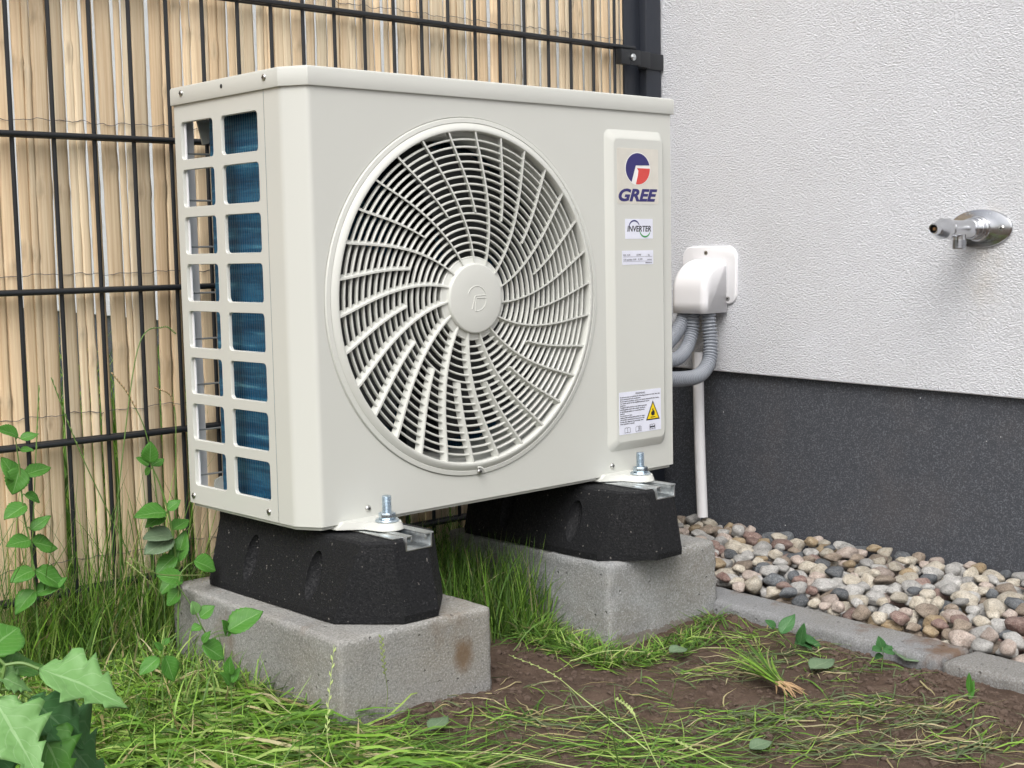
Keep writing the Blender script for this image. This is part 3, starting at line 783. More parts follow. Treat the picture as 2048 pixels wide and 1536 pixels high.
b = MB(); fit_text(b, 'WARNING', .5780, .5990, .1168, .0026, YS)
lines = ["Do not use means to accelerate the defrosting process or to clean, other than", "those recommended by the manufacturer.", "Should repair be necessary, contact your nearest authorized Service Centre.",
         "Any repairs carried out by unqualified personnel may be", "dangerous.", "The appliance shall be stored in a room without continuously", "operating ignition sources. (for example: open flames,", "an operating gas appliance or an operating electric",
         "heater.)", "Do not pierce or burn.", "Appliance filled with flammable gas R32. For repairs,", "strictly follow manufacturer's instructions only.", "Be aware that refrigerants may not contain odour.", "Read specialist's manual."]
for i, tx in enumerate(lines):
    full = [.088, .045, .086, .064, .012, .058, .055, .053, .009, .026, .054, .053, .051, .031][i]
    fit_text(b, tx, .5445, .5445+full, .1135-i*.00305, .00185, YS, 0, 0, .00003)
# flammable triangle
tri = lambda c, r_, k: [(c[0]+r_*math.cos(R(90+120*i))*k, c[1]+r_*math.sin(R(90+120*i))) for i in range(3)]
tc = (.6165, .0850)
b.prism(tri(tc, .0195, .92), YS-.0001, YS, 'y', 0); b.prism(tri((tc[0], tc[1]), .0158, .92), YS-.0002, YS-.00005, 'y', 1)
fl = [(0, -.0035), (-.003, -.0028), (-.0043, .0000), (-.0033, .0030), (-.0025, .0018), (-.0012, .0045), (-.0015, .0065), (.0003, .0082), (.0010, .0050), (.0022, .0036), (.0026, .0045), (.0040, .0010), (.0034, -.0025)]
b.prism([(tc[0]+x, tc[1]+z) for x, z in fl], YS-.0003, YS-.0001, 'y', 0); b.box((tc[0]-.0052, YS-.0003, tc[1]-.0062), (tc[0]+.0052, YS-.0001, tc[1]-.0050))
def icon(cx, kind):
    z0, z1 = .0612, .0690
    def ln(p, q): b.tube([(p[0], YS-.0001, p[1]), (q[0], YS-.0001, q[1])], .00022, 4)
    pts = [(cx-.006, z0), (cx-.006, z1-.001), (cx-.002, z1), (cx, z1-.001), (cx+.002, z1), (cx+.006, z1-.001), (cx+.006, z0), (cx+.001, z0+.0006), (cx, z0), (cx-.001, z0+.0006)]
    for i in range(len(pts)): ln(pts[i], pts[(i+1) % len(pts)])
    ln((cx, z0), (cx, z1-.001))
    if kind == 1: b.box((cx+.0022, YS-.0003, z0+.0015), (cx+.0036, YS, z0+.0048)); b.box((cx+.0022, YS-.0003, z0+.0054), (cx+.0036, YS, z0+.0066))
    if kind == 2: b.box((cx-.004, YS-.0003, z0+.003), (cx+.004, YS, z0+.0045)); b.box((cx-.005, YS-.0003, z0+.002), (cx-.0035, YS, z0+.0055)); b.box((cx+.0035, YS-.0003, z0+.002), (cx+.005, YS, z0+.0055))
icon(.5600, 0); icon(.5840, 1); icon(.6150, 2)
upart(b, 'print', [MAT['black'], MAT['yellow']], s, smooth=False)

# ------------------------------------------------------------------ wall duct hood
t = thing('duct_hood', 'white plastic duct hood on the wall with hoses leaving below', 'duct cover', loc=(WALLX, .264, .21))
b = MB(); pl = rounded(.207, .226, .335, .334, .022, 6); sm = rounded(.209, .228, .333, .332, .021, 6); n = len(pl)
b.add([(WALLX+.001, *p) for p in pl]+[(WALLX-.004, *p) for p in pl]+[(WALLX-.006, *p) for p in sm],
      [(j*n+i, j*n+(i+1) % n, (j+1)*n+(i+1) % n, (j+1)*n+i) for j in range(2) for i in range(n)]+[tuple(range(2*n, 3*n))])
rel(b.build('wall_plate', MAT['white_plastic'], t, angle=40))
b = MB(); yl, yr = .229, .309; prof = [(1.0285, .211), (1.0285, .232), (1.0290, .252)]
for k in range(1, 13):
    a = R(90*k/12); prof.append((1.029+.066*(1-math.cos(a)), .252+.058*math.sin(a)))
ys = []; rr = .012
for k in range(9): a = PI/2*k/8; ys.append((yl+rr*(1-math.cos(a)), 1-math.sin(a)))
ys += [(yl+rr+(yr-yl-2*rr)*k/6, 0) for k in range(1, 6)]
for k in range(8, -1, -1): a = PI/2*k/8; ys.append((yr-rr*(1-math.cos(a)), 1-math.sin(a)))
vs = []
for (x, z) in prof:
    for (y, u_) in ys:
        d_ = u_*rr; nxv = (x-1.095, z-.22); L_ = math.hypot(*nxv) or 1; top = max(0, (z-.252)/.058)
        vs.append((min(1.0955, x+d_*(1-top*.5)), y, z-d_*top))
q = len(ys); fs = [(i*q+j, i*q+j+1, (i+1)*q+j+1, (i+1)*q+j) for i in range(len(prof)-1) for j in range(q-1)]
b.add(vs, fs)
# flat cheeks
for side, y in ((0, yl), (1, yr)):
    idx = [(prof[i][0]+rr*(1-max(0, (prof[i][1]-.252)/.058)*.5), y, prof[i][1]-rr*max(0, (prof[i][1]-.252)/.058)) for i in range(len(prof))]
    idx = [(min(1.0955, p[0]), p[1], p[2]) for p in idx]
    b.add([(1.0955, y, .211)]+idx+[(1.0955, y, idx[-1][2])], [tuple(range(len(idx)+2))])
hd = rel(b.build('hood', MAT['white_plastic'], t, angle=50, weld=True))
md = hd.modifiers.new('s', 'SOLIDIFY'); md.thickness = .002; md.offset = -1
for y, z in ((.277, .3215), (.2255, .2365)):
    b = MB(); b.lathe([(.0042, -.0062), (.0042, -.0068), (.003, -.0072), (1e-4, -.0074)], (WALLX, y, z), axis='x', n=16); b.lathe([(.0012, -.0076), (1e-4, -.0076)], (WALLX, y, z), axis='x', n=8, mi=1)
    rel(b.build('screw', [MAT['screw'], MAT['hole']], t))

# corrugated hoses
def bez(p, n):
    P = [Vector(q) for q in p]; out = []
    # catmull-rom through points
    Q = [P[0]*2-P[1]]+P+[P[-1]*2-P[-2]]
    for i in range(1, len(Q)-2):
        for k in range(n):
            t_ = k/n; a, b_, c, d = Q[i-1], Q[i], Q[i+1], Q[i+2]
            out.append(.5*((2*b_)+(-a+c)*t_+(2*a-5*b_+4*c-d)*t_*t_+(-a+3*b_-3*c+d)*t_**3))
    out.append(P[-1]); return out
m = N('grey_conduit'); m.set((.25, .27, .305), .4); m.bump(m.noise(200, 2), .0002, .4); MAT['conduit'] = m.mat
def hose(pts, r, label):
    path = bez(pts, 30); L = [0]
    for a, c in zip(path, path[1:]): L.append(L[-1]+(c-a).length)
    pitch = .0066; step = pitch/6; cnt = int(L[-1]/step); res = []; rad = []; j = 0
    for i in range(cnt):
        s_ = i*step
        while L[j+1] < s_: j += 1
        f_ = (s_-L[j])/(L[j+1]-L[j]); res.append(path[j].lerp(path[j+1], f_))
        ph = (i % 6)/6; rad.append(r if ph < .5 else r-.0034 if ph > .6 and ph < .95 else r-.0012)
    b = MB(); b.tube(res, rad, 22); o = b.build('conduit_hose', MAT['conduit'], angle=80); tag(o, label, 'hose', 'grey corrugated hoses')
hose([(1.062, .2455, .222), (1.062, .2455, .196), (1.061, .241, .160), (1.045, .232, .122), (1.005, .220, .102), (.95, .205, .100), (.86, .185, .106), (.72, .160, .115)], .0138, 'outermost grey corrugated hose, looping lowest from the white hood')
hose([(1.050, .272, .228), (1.050, .272, .200), (1.044, .272, .172), (1.015, .262, .145), (.96, .240, .132), (.87, .215, .135), (.72, .180, .15)], .0130, 'middle grey corrugated hose, half hidden behind the lowest loop')
hose([(1.048, .290, .230), (1.046, .291, .205), (1.030, .290, .184), (.99, .280, .162), (.94, .262, .150), (.85, .235, .160), (.72, .20, .175)], .0140, 'grey corrugated hose nearest the unit, bending off highest')
# white drain pipe
b = MB(); pa = Vector((1.078, .285, .135)); pb_ = Vector((1.068, .268, -.176)); pth = [pa.lerp(pb_, i/10)+Vector((0, .002*math.sin(i/10*PI), 0)) for i in range(11)]
b.tube(pth, .0103, 24, cap=False); b.tube([p for p in pth[::-1]], .0088, 24, cap=False)
b.lathe([(.0103, -.0), (.0088, -.0)], tuple(pb_), axis='z', n=24)
o = b.build('drain_pipe', MAT['white_plastic'], recalc=False); tag(o, 'straight white plastic drain pipe in front of the dark plinth', 'pipe')

# ------------------------------------------------------------------ outdoor tap
t = thing('wall_tap', 'matt chrome outdoor tap with oval wall plate, without handle', 'tap', loc=(WALLX, -.274, .3525))
c = (WALLX, -.274, .3525)
b = MB(); vs = []; pr = [(1., -.0), (1., -.003), (.97, -.0048), (.9, -.0060), (.72, -.0085), (.55, -.0100), (.5, -.0115)]
n = 64
for s_, h in pr:
    for k in range(n): a = 2*PI*k/n; vs.append((c[0]+h, c[1]+.054*s_*math.cos(a)*(1 if s_ > .8 else (s_/.8)**.3), c[2]+.0305*s_*math.sin(a)))
b.add(vs, [(i*n+k, i*n+(k+1) % n, (i+1)*n+(k+1) % n, (i+1)*n+k) for i in range(len(pr)-1) for k in range(n)]+[tuple(range(6*n, 7*n))])
plate = rel(b.build('wall_plate', MAT['chrome'], t, angle=30))
b = MB(); b.lathe([(.0205, -.008), (.0200, -.0125), (.0180, -.0150), (.0172, -.022), (.0165, -.0225), (.0163, -.034), (.0150, -.036), (.0135, -.0365)], c, axis='x', n=40)
rel(b.build('collar', MAT['chrome'], t, angle=30))
b = MB(); b.lathe([(.0142, -.034), (.0142, -.046), (.0135, -.048), (.0130, -.060), (.0132, -.085), (.0136, -.100)], c, axis='x', n=40)
rel(b.build('body', MAT['chrome'], t, angle=30))
b = MB(); b.lathe([(.0136, -.096), (.0160, -.103), (.0168, -.110), (.0160, -.118)], c, axis='x', n=8, a0=PI/8, a1=2*PI+PI/8)
b.lathe([(.0160, -.118), (.0110, -.130), (.0088, -.134), (.0083, -.142), (.0076, -.1435), (.0062, -.1430), (.0060, -.128)], c, axis='x', n=32)
rel(b.build('valve_head', MAT['chrome'], t, angle=25))
b = MB(); b.lathe([(.0061, -.132), (1e-4, -.132)], c, axis='x', n=16); b.box((c[0]-.1405, c[1]-.0022, c[2]-.0022), (c[0]-.131, c[1]+.0022, c[2]+.0022), 1); rel(b.build('spindle', [MAT['hole'], MAT['brass']], t, smooth=False))
b = MB(); pr = [(.0098, -.008), (.0098, -.017)]
for k in range(9): pr += [(.0112, -.0172-.0016*k), (.0103, -.0180-.0016*k)]
pr += [(.0100, -.0315), (.0080, -.0315), (.0078, -.020)]
b.lathe(pr, (c[0]-.066, c[1], c[2]), axis='z', n=32); rel(b.build('hose_outlet', MAT['chrome'], t, angle=30))
for yy in (-.0385, .0385):
    b = MB(); b.lathe([(.0048, -.0062), (.0046, -.0080), (.003, -.0096), (1e-4, -.0100)], (c[0], c[1]+yy, c[2]), axis='x', n=18)
    b.box((c[0]-.0104, c[1]+yy-.0022, c[2]-.0005), (c[0]-.0094, c[1]+yy+.0022, c[2]+.0005), 1); b.box((c[0]-.0105, c[1]+yy-.0005, c[2]-.0022), (c[0]-.0093, c[1]+yy+.0005, c[2]+.0022), 1)
    rel(b.build('screw', [MAT['screw'], MAT['hole']], t))
vs, fs = text_mesh('SCHELL', .0085, 0, 0, 0, 1.15, 0, .0001)
b = MB(); b.add([(c[0]-.0064-.0002+v[1]-(.024-abs(v[2]))*.02, c[1]+.0105-v[0], c[2]+.0195+v[2]*.8) for v in vs], fs)
for i, w_ in enumerate((.006, .0042, .0025)): b.box((c[0]-.0075, c[1]+.0185-w_/2, c[2]+.0235-i*.0022), (c[0]-.0066, c[1]+.0185+w_/2, c[2]+.0242-i*.0022))
rel(b.build('engraving', MAT['zinc'], plate, smooth=False)).location = (0, 0, 0)

# ------------------------------------------------------------------ mesh fence and post
FT = thing('mesh_fence', 'anthracite double rod mesh fence panel behind the unit', 'fence', loc=(.3, FENY, GZ))
rails = [.7035+.2045*k for k in (2, 1)]+[.7035, .4955, .290, .087, -.118]
xr0, xr1 = -1.6, 1.012
for z in rails:
    b = MB(); 
    for yy in (-.0075, .0075): b.tube([(xr0, FENY+yy, z+random.uniform(-.0006, .0006)), (xr1, FENY+yy, z)], .0040, 12)
    rel(b.build('horizontal_rod', MAT['dark_metal'], FT))
vx0 = at(360, 580, y=FENY).x-.004
for k in range(-26, 17):
    x = vx0+.0573*k+random.uniform(-.001, .001)
    if x > 1.010: continue
    b = MB(); b.tube([(x, FENY, -.26), (x, FENY, 1.16)], .0030, 10); rel(b.build('vertical_rod', MAT['dark_metal'], FT))
P = thing('fence_post', 'dark anthracite square fence post with clamp against the house wall', 'post', loc=(1.075, .405, GZ))
b = MB(); b.box((1.053, .385, -.4), (1.0965, .425, 1.25)); rel(b.build('post', MAT['post'], P, bevel=.003))
b = MB(); b.box((1.045, .4252, -.4), (1.0945, .43, 1.25)); b.box((1.010, .4015, -.4), (1.0528, .4075, 1.25)); rel(b.build('cover_rail', MAT['post'], P, bevel=.001))
for zc in (.684, -.02, 1.1):
    b = MB(); b.box((1.051, .3815, zc-.015), (1.0985, .3849, zc+.015)); b.box((1.0484, .3835, zc-.015), (1.0528, .43, zc+.015))
    b.box((1.012, .3700, zc-.0145), (1.0482, .3730, zc+.0145)); b.box((.986, .3640, zc-.014), (1.014, .3668, zc+.014)); b.add([(1.012, .3665, zc-.0142), (1.014, .3728, zc-.0142), (1.012, .3665, zc+.0142), (1.014, .3728, zc+.0142)], [(0, 1, 3, 2)])
    b.box((.962, .3640, zc-.0135), (.9858, .378, zc+.0135))
    cl = rel(b.build('clamp', MAT['dark_metal'], P, bevel=.0008))
    q = MB(); q.lathe([(.0065, -.001), (.0062, -.003), (.004, -.0048), (1e-4, -.0054)], (.992, .364, zc), n=20); bo = q.build('bolt_head', MAT['zinc'], cl)

# ------------------------------------------------------------------ bamboo screen
BY = .408
def bamboo():
    V = []; F = []; C = []; x = -1.5; i = 0; zs = np.concatenate([np.arange(-.19, 1.1, .012)])
    nz = len(zs)
    while x < 1.042:
        wd = random.choice((.008, .011, .014, .018, .022)); gap = random.choice((0, .0003, .0006, .001, .0018, .0028, .0045))
        if random.random() < .07: gap = .0065
        xc = x+wd/2; lean = random.uniform(-.006, .006); ph = random.uniform(0, 6); ay = random.uniform(-.0015, .0015)
        tone = random.uniform(.78, 1.08); warm = random.uniform(-.04, .07)
        nodes = []; zn = random.uniform(-.2, .25)
        while zn < 1.1: nodes.append(zn); zn += random.uniform(.22, .38)
        top = random.uniform(1.02, 1.09); o0 = len(V)
        ragged = random.random()
        for k, z in enumerate(zs):
            zz = min(z, top); dx = lean*(z-.4)/.6+.0005*math.sin(z*4+ph)+.0001*math.sin(z*31+ph*2)
            dn = min(abs(z-q) for q in nodes); kn = math.exp(-(dn/.010)**2); w_ = wd*(1+.07*kn)*(.985+.015*math.sin(z*9+ph*3))
            ed = .0004*math.sin(z*90+ph)*ragged
            for u_, yy in ((-.5, .0010), (-.28, .0001), (0, -.0003), (.28, .0001), (.5, .0010)):
                V.append((xc+dx+u_*w_+(ed if abs(u_) > .4 else 0), BY+ay+yy-kn*.0016, zz))
                d_ = tone*(1-.38*kn*(.5+.5*math.sin(u_*7+ph))) 
                C.append((d_*(1+warm), d_, d_*(1-warm), 1))
        for k in range(nz-1):
            for j in range(4):
                a = o0+k*5+j; F.append((a, a+1, a+6, a+5))
        x += wd+gap; i += 1
    me = bpy.data.meshes.new('bamboo_screen'); me.from_pydata(V, [], F); me.materials.append(MAT['cane'])
    ca = me.color_attributes.new('tone', 'FLOAT_COLOR', 'POINT'); ca.data.foreach_set('color', np.array(C).ravel())
    me.shade_smooth(); o = bpy.data.objects.new('slats', me); COL.objects.link(o)
    md = o.modifiers.new('s', 'SOLIDIFY'); md.thickness = .0022; md.offset = 1
    return o
BT = thing('bamboo_screen', 'split bamboo privacy screen tied behind the dark mesh fence', 'privacy screen', loc=(.2, BY, -.19))
o = bamboo(); o.parent = BT; rel(o)
for z in (1.0, .722, .517, .312, .122, -.08):
    b = MB(); pts = []; x = -1.5; ph = random.uniform(0, 6)
    while x < 1.04:
        pts.append((x, BY-.0045+.001*math.sin(x*300), z+.0010*math.sin(x*210+ph)+.0012*math.sin(x*97+ph*2)+.0009*math.sin(x*43)+random.uniform(-.0008, .0008))); x += .0045
    b.tube(pts, .00045, 5); rel(b.build('tie_wire', MAT['inner'] if False else MAT['greyink'], BT))
#PLANTS
# ------------------------------------------------------------------ grass
class Blades:
    def __init__(s): s.parts = []; s.cols = []
    def add(s, base, head, L, wd, a0, a1, col, laid=False, lift=None, twist=None):
        """vectorised: base (n,3), head heading angle, a0 start tilt from vertical, a1 added tilt to the tip"""
        n = len(base); K = 6
        t = np.linspace(0, 1, K+1); pts = np.zeros((n, K+1, 3)); pts[:, 0] = base
        hx, hy = np.cos(head), np.sin(head); hb = head.copy()
        bend = rng.normal(0, .25, n)
        for k in range(K):
            a = a0+a1*(t[k]+.5/K)**1.3; hh = hb+bend*t[k]*2
            pts[:, k+1, 0] = pts[:, k, 0]+np.sin(a)*np.cos(hh)*L/K; pts[:, k+1, 1] = pts[:, k, 1]+np.sin(a)*np.sin(hh)*L/K
            pts[:, k+1, 2] = pts[:, k, 2]+np.cos(a)*L/K
        g = gh(pts[..., 0], pts[..., 1])
        lf = np.zeros(n) if lift is None else lift
        pts[..., 2] = np.maximum(pts[..., 2], g+.0012+lf[:, None]*(.4+.6*np.sin(PI*t)[None]))
        sx, sy = -np.sin(hb), np.cos(hb)
        tw = rng.uniform(-1, 1, n) if twist is None else twist
        prof = np.array([.75, 1, 1, .92, .75, .45, .04])
        wv = prof[None]*wd[:, None]*.5
        sv = np.stack([sx, sy, tw*.9], -1); sv /= np.linalg.norm(sv, axis=1)[:, None]
        A = pts-sv[:, None]*wv[..., None]; B = pts+sv[:, None]*wv[..., None]
        s.parts.append(np.stack([A, B], 2).reshape(n, -1, 3))
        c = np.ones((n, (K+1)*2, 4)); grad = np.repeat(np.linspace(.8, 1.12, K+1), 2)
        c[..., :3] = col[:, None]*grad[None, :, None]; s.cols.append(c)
    def build(s, name):
        P = np.concatenate(s.parts); C = np.concatenate(s.cols); n, m_, _ = P.shape; K = m_//2-1
        base = np.arange(n)[:, None, None]*m_; k = np.arange(K)[None, :, None]*2
        F = (base+k+np.array([0, 1, 3, 2])[None, None]).reshape(-1, 4)
        me = bpy.data.meshes.new(name); me.vertices.add(n*m_); me.vertices.foreach_set('co', P.ravel())
        me.loops.add(F.size); me.loops.foreach_set('vertex_index', F.ravel().astype(np.int32))
        me.polygons.add(len(F)); me.polygons.foreach_set('loop_start', np.arange(0, F.size, 4, dtype=np.int32))
        me.polygons.foreach_set('loop_total', np.full(len(F), 4, np.int32))
        me.update(); me.validate()
        ca = me.color_attributes.new('tone', 'FLOAT_COLOR', 'POINT'); ca.data.foreach_set('color', C.ravel())
        me.materials.append(MAT['grass']); me.shade_smooth()
        o = bpy.data.objects.new(name, me); COL.objects.link(o); return o
PAL = {'bright': [(.21, .40, .045), (.28, .47, .08), (.15, .33, .04), (.36, .50, .13), (.12, .27, .035)],
       'deep': [(.06, .15, .025), (.09, .20, .035), (.05, .12, .02), (.13, .24, .05)],
       'straw': [(.50, .43, .24), (.40, .33, .16), (.55, .48, .30)], 'dull': [(.13, .18, .09), (.18, .22, .12), (.10, .14, .07)]}
def colors(n, mix_):
    names = list(mix_); pr = np.array([mix_[k] for k in names], float); pr /= pr.sum()
    pick = rng.choice(len(names), n, p=pr); out = np.zeros((n, 3))
    for i in range(n):
        pl = PAL[names[pick[i]]]; out[i] = np.array(pl[rng.randint(len(pl))])*rng.uniform(.8, 1.2)
    return out
def pix_ground(pts):
    return np.array([tuple(at(px, py, z=GZ)) for px, py in pts])
def in_stone(x, y):
    b1 = (x > -.045) & (x < .20) & (y > -.13) & (y < .30); b2 = (x > .442) & (x < .690) & (y > -.095) & (y < .29)
    kb = (x > kerb_x(y)-.004) & (x < kerb_x(y)+.9)
    return b1 | b2 | kb
def put(B, x, y, L, wd, a0, a1, mix_, head=None, lift=None):
    ok = ~in_stone(x, y); x, y = x[ok], y[ok]; n = len(x)
    hd = rng.uniform(0, 2*PI, len(ok))[ok] if head is None else head[ok]
    f = lambda v: rng.uniform(v[0], v[1], n)
    B.add(np.stack([x, y, gh(x, y)-.003], -1), hd, f(L), f(wd), f(a0), f(a1), colors(n, mix_), lift=None if lift is None else f(lift))
near = Blades()
U_ = rng.uniform
# dense upright grass along the fence on the left
n = 3100; put(near, U_(-.50, .06, n), .40-.13*rng.beta(1, 1.6, n), (.04, .16), (.0012, .0026), (.0, .35), (.2, 1.3), {'deep': 4, 'bright': 4, 'straw': .7})
n = 460; put(near, U_(-.50, .06, n), U_(.30, .40, n), (.14, .30), (.0010, .0022), (.0, .3), (.1, .9), {'bright': 3, 'deep': 4, 'straw': .8})
n = 2600; put(near, U_(-.55, -.03, n), U_(.02, .32, n), (.03, .09), (.0014, .0028), (.1, .8), (.4, 1.3), {'deep': 3, 'bright': 5, 'straw': 1})
# between and behind the blocks
n = 4200; put(near, U_(.19, .46, n), U_(.03, .41, n), (.05, .15), (.0012, .0024), (.0, .35), (.1, 1.2), {'deep': 6, 'bright': 3, 'straw': .5})
n = 1500; put(near, U_(-.03, .70, n), U_(.30, .41, n), (.05, .14), (.0012, .0024), (.0, .35), (.1, 1.2), {'deep': 6, 'bright': 3, 'straw': .5})
# cut grass lying at the lower left
def laid_px(n, poly, L=(.05, .14), mixx={'bright': 7, 'deep': 2, 'straw': 1.4}, lift=(0, .022), spread=.55, ang=0., w=(.0014, .0030)):
    xs, ys = [p[0] for p in poly], [p[1] for p in poly]; out = []
    def inside(x, y):
        c_ = False; j = len(poly)-1
        for i in range(len(poly)):
            if (poly[i][1] > y) != (poly[j][1] > y) and x < (poly[j][0]-poly[i][0])*(y-poly[i][1])/(poly[j][1]-poly[i][1])+poly[i][0]: c_ = not c_
            j = i
        return c_
    while len(out) < n:
        p = (random.uniform(min(xs), max(xs)), random.uniform(min(ys), max(ys)))
        if inside(*p): out.append(p)
    g = pix_ground(out); nn = len(g)
    hd = -YAW+PI*(rng.rand(nn) > .5)+rng.normal(ang, spread, nn)
    put(near, g[:, 0], g[:, 1], L, w, (1.25, 1.6), (-.1, .5), mixx, hd, lift)
laid_px(5200, [(-150, 1400), (60, 1330), (330, 1350), (560, 1390), (700, 1450), (900, 1540), (980, 1640), (-200, 1700)])
laid_px(1300, [(-150, 1420), (60, 1350), (330, 1370), (560, 1410), (700, 1500), (820, 1580), (-200, 1700)], w=(.0030, .0052), L=(.06, .16), lift=(.01, .03))
laid_px(700, [(560, 1400), (760, 1470), (900, 1640), (500, 1640)], mixx={'bright': 4, 'deep': 3, 'straw': 3}, lift=(0, .012))
n = 900
g = pix_ground([(random.uniform(150, 640), random.uniform(1350, 1640)) for _ in range(n)])
put(near, g[:, 0], g[:, 1], (.03, .09), (.0013, .0028), (.3, 1.1), (.3, 1.0), {'bright': 6, 'deep': 2, 'straw': 1})
n = 600
g = pix_ground([(random.uniform(0, 360), 1200+abs(random.gauss(0, 60))) for _ in range(n)])
put(near, g[:, 0], g[:, 1], (.04, .12), (.0012, .0025), (.1, .8), (.3, 1.2), {'bright': 4, 'deep': 4, 'straw': 1})
# fringe along the foot of the right block
for (p, q, n, L) in (((960, 1240), (1080, 1290), 420, (.03, .075)), ((1080, 1272), (1225, 1322), 420, (.025, .06)), ((1225, 1322), (1440, 1245), 520, (.02, .055)), ((1000, 1235), (1215, 1325), 380, (.03, .065))):
    f_ = rng.rand(n); g = pix_ground([(p[0]+(q[0]-p[0])*a+random.gauss(0, 14), p[1]+(q[1]-p[1])*a+abs(random.gauss(0, 12))-16) for a in f_])
    put(near, g[:, 0], g[:, 1], L, (.0012, .0024), (.5, 1.4), (.2, .9), {'bright': 4, 'deep': 4, 'straw': .7}, lift=(0, .012))
# clusters of cut grass lying on the soil
for (px, py, rx, ry, n, L, mx) in ((1010, 1455, 90, 26, 200, (.03, .07), {'bright': 3, 'deep': 2, 'straw': 1.4}), (960, 1520, 120, 22, 260, (.03, .08), {'bright': 3, 'deep': 2, 'straw': 1.4, 'dull': 2}),
        (1290, 1500, 150, 30, 460, (.05, .13), {'bright': 4, 'deep': 3, 'straw': .8}), (1500, 1440, 130, 26, 380, (.03, .08), {'dull': 3, 'bright': 3, 'straw': 1}),
        (1680, 1420, 120, 20, 300, (.03, .08), {'dull': 4, 'bright': 2, 'straw': 1}), (1850, 1440, 90, 22, 260, (.03, .07), {'dull': 4, 'bright': 2, 'straw': 1.5}),
        (1700, 1510, 160, 22, 300, (.04, .09), {'dull': 4, 'bright': 2, 'straw': 2}), (1960, 1500, 110, 30, 260, (.03, .08), {'dull': 3, 'bright': 2, 'straw': 2}),
        (1180, 1440, 120, 22, 240, (.03, .09), {'dull': 4, 'bright': 2, 'straw': 1.4}), (1560, 1310, 90, 26, 300, (.03, .07), {'bright': 3, 'dull': 3, 'straw': 1}),
        (1500, 1265, 70, 16, 220, (.03, .07), {'bright': 4, 'deep': 2, 'straw': 1}), (1700, 1330, 70, 16, 110, (.02, .05), {'dull': 3, 'bright': 2, 'straw': 1.6}), (1400, 1330, 90, 16, 160, (.03, .06), {'bright': 3, 'dull': 2, 'straw': 1}),
        (1300, 1380, 260, 60, 170, (.02, .06), {'dull': 3, 'straw': 2, 'bright': 1}), (1650, 1400, 330, 80, 260, (.02, .06), {'dull': 3, 'straw': 2, 'bright': 1}), (870, 1440, 90, 30, 90, (.02, .05), {'dull': 3, 'straw': 3})):
    g = pix_ground([(random.gauss(px, rx*.6), min(1700, random.gauss(py, ry*.7))) for _ in range(int(n*.40))]); n = len(g)
    hd = -YAW+PI*(rng.rand(n) > .5)+rng.normal(random.uniform(-.5, .5), .75, n)
    put(near, g[:, 0], g[:, 1], L, (.0009, .0022), (1.35, 1.6), (-.3, .3), mx, hd, (0, .006))
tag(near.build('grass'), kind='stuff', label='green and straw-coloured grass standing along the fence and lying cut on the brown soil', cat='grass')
lawn = Blades()
n = 9000; lawn_x = U_(-1.2, 3.6, n); lawn_y = .47+2.4*rng.beta(1, 1.5, n)
f = lambda a, c_: rng.uniform(a, c_, n)
lawn.add(np.stack([lawn_x, lawn_y, gh(lawn_x, lawn_y)], -1), f(0, 6.28), f(.12, .40), f(.003, .007), f(0, .25), f(.1, .9), colors(n, {'bright': 5, 'deep': 4}))
n = 5000; lawn_x = U_(-1, 10, n); lawn_y = U_(2.5, 9, n)
lawn.add(np.stack([lawn_x, lawn_y, gh(lawn_x, lawn_y)], -1), f(0, 6.28), f(.15, .40), f(.012, .03), f(0, .3), f(.1, .9), colors(n, {'bright': 5, 'deep': 4}))
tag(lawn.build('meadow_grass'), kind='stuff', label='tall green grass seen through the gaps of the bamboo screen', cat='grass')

# ------------------------------------------------------------------ soil crumbs
b = MB()
ico = [(0, 0, 1), (.89, 0, .45), (.28, .85, .45), (-.72, .53, .45), (-.72, -.53, .45), (.28, -.85, .45), (.72, .53, -.45), (-.28, .85, -.45), (-.89, 0, -.45), (-.28, -.85, -.45), (.72, -.53, -.45), (0, 0, -1)]
icf = [(0,1,2),(0,2,3),(0,3,4),(0,4,5),(0,5,1),(1,6,2),(2,7,3),(3,8,4),(4,9,5),(5,10,1),(2,6,7),(3,7,8),(4,8,9),(5,9,10),(1,10,6),(6,11,7),(7,11,8),(8,11,9),(9,11,10),(10,11,6)]
pts = [(random.uniform(800, 2048), random.uniform(1290, 1536)) for _ in range(3600)]
for (px, py), r_, h_ in HEAPS: pts += [(random.gauss(px, 45), random.gauss(py, 28)) for _ in range(420)]
pts += [(random.uniform(990+i*.5, 2040), 1330+i*.15+random.gauss(0, 8)) for i in range(0)]
g = pix_ground(pts); gz = gh(g[:, 0], g[:, 1])
for (x, y, _), z in zip(g, gz):
    if in_stone(np.array([x]), np.array([y]))[0]: continue
    s_ = .0008+.0042*random.random()**3.4
    b.add([(x+s_*p[0]*random.uniform(.7, 1.3), y+s_*p[1]*random.uniform(.7, 1.3), z+s_*.3+s_*p[2]*random.uniform(.6, 1.1)) for p in ico], icf)
tag(b.build('soil_crumbs', MAT['crumb'], recalc=False, smooth=False), kind='stuff', label='small crumbs and clods of dark brown soil', cat='soil')

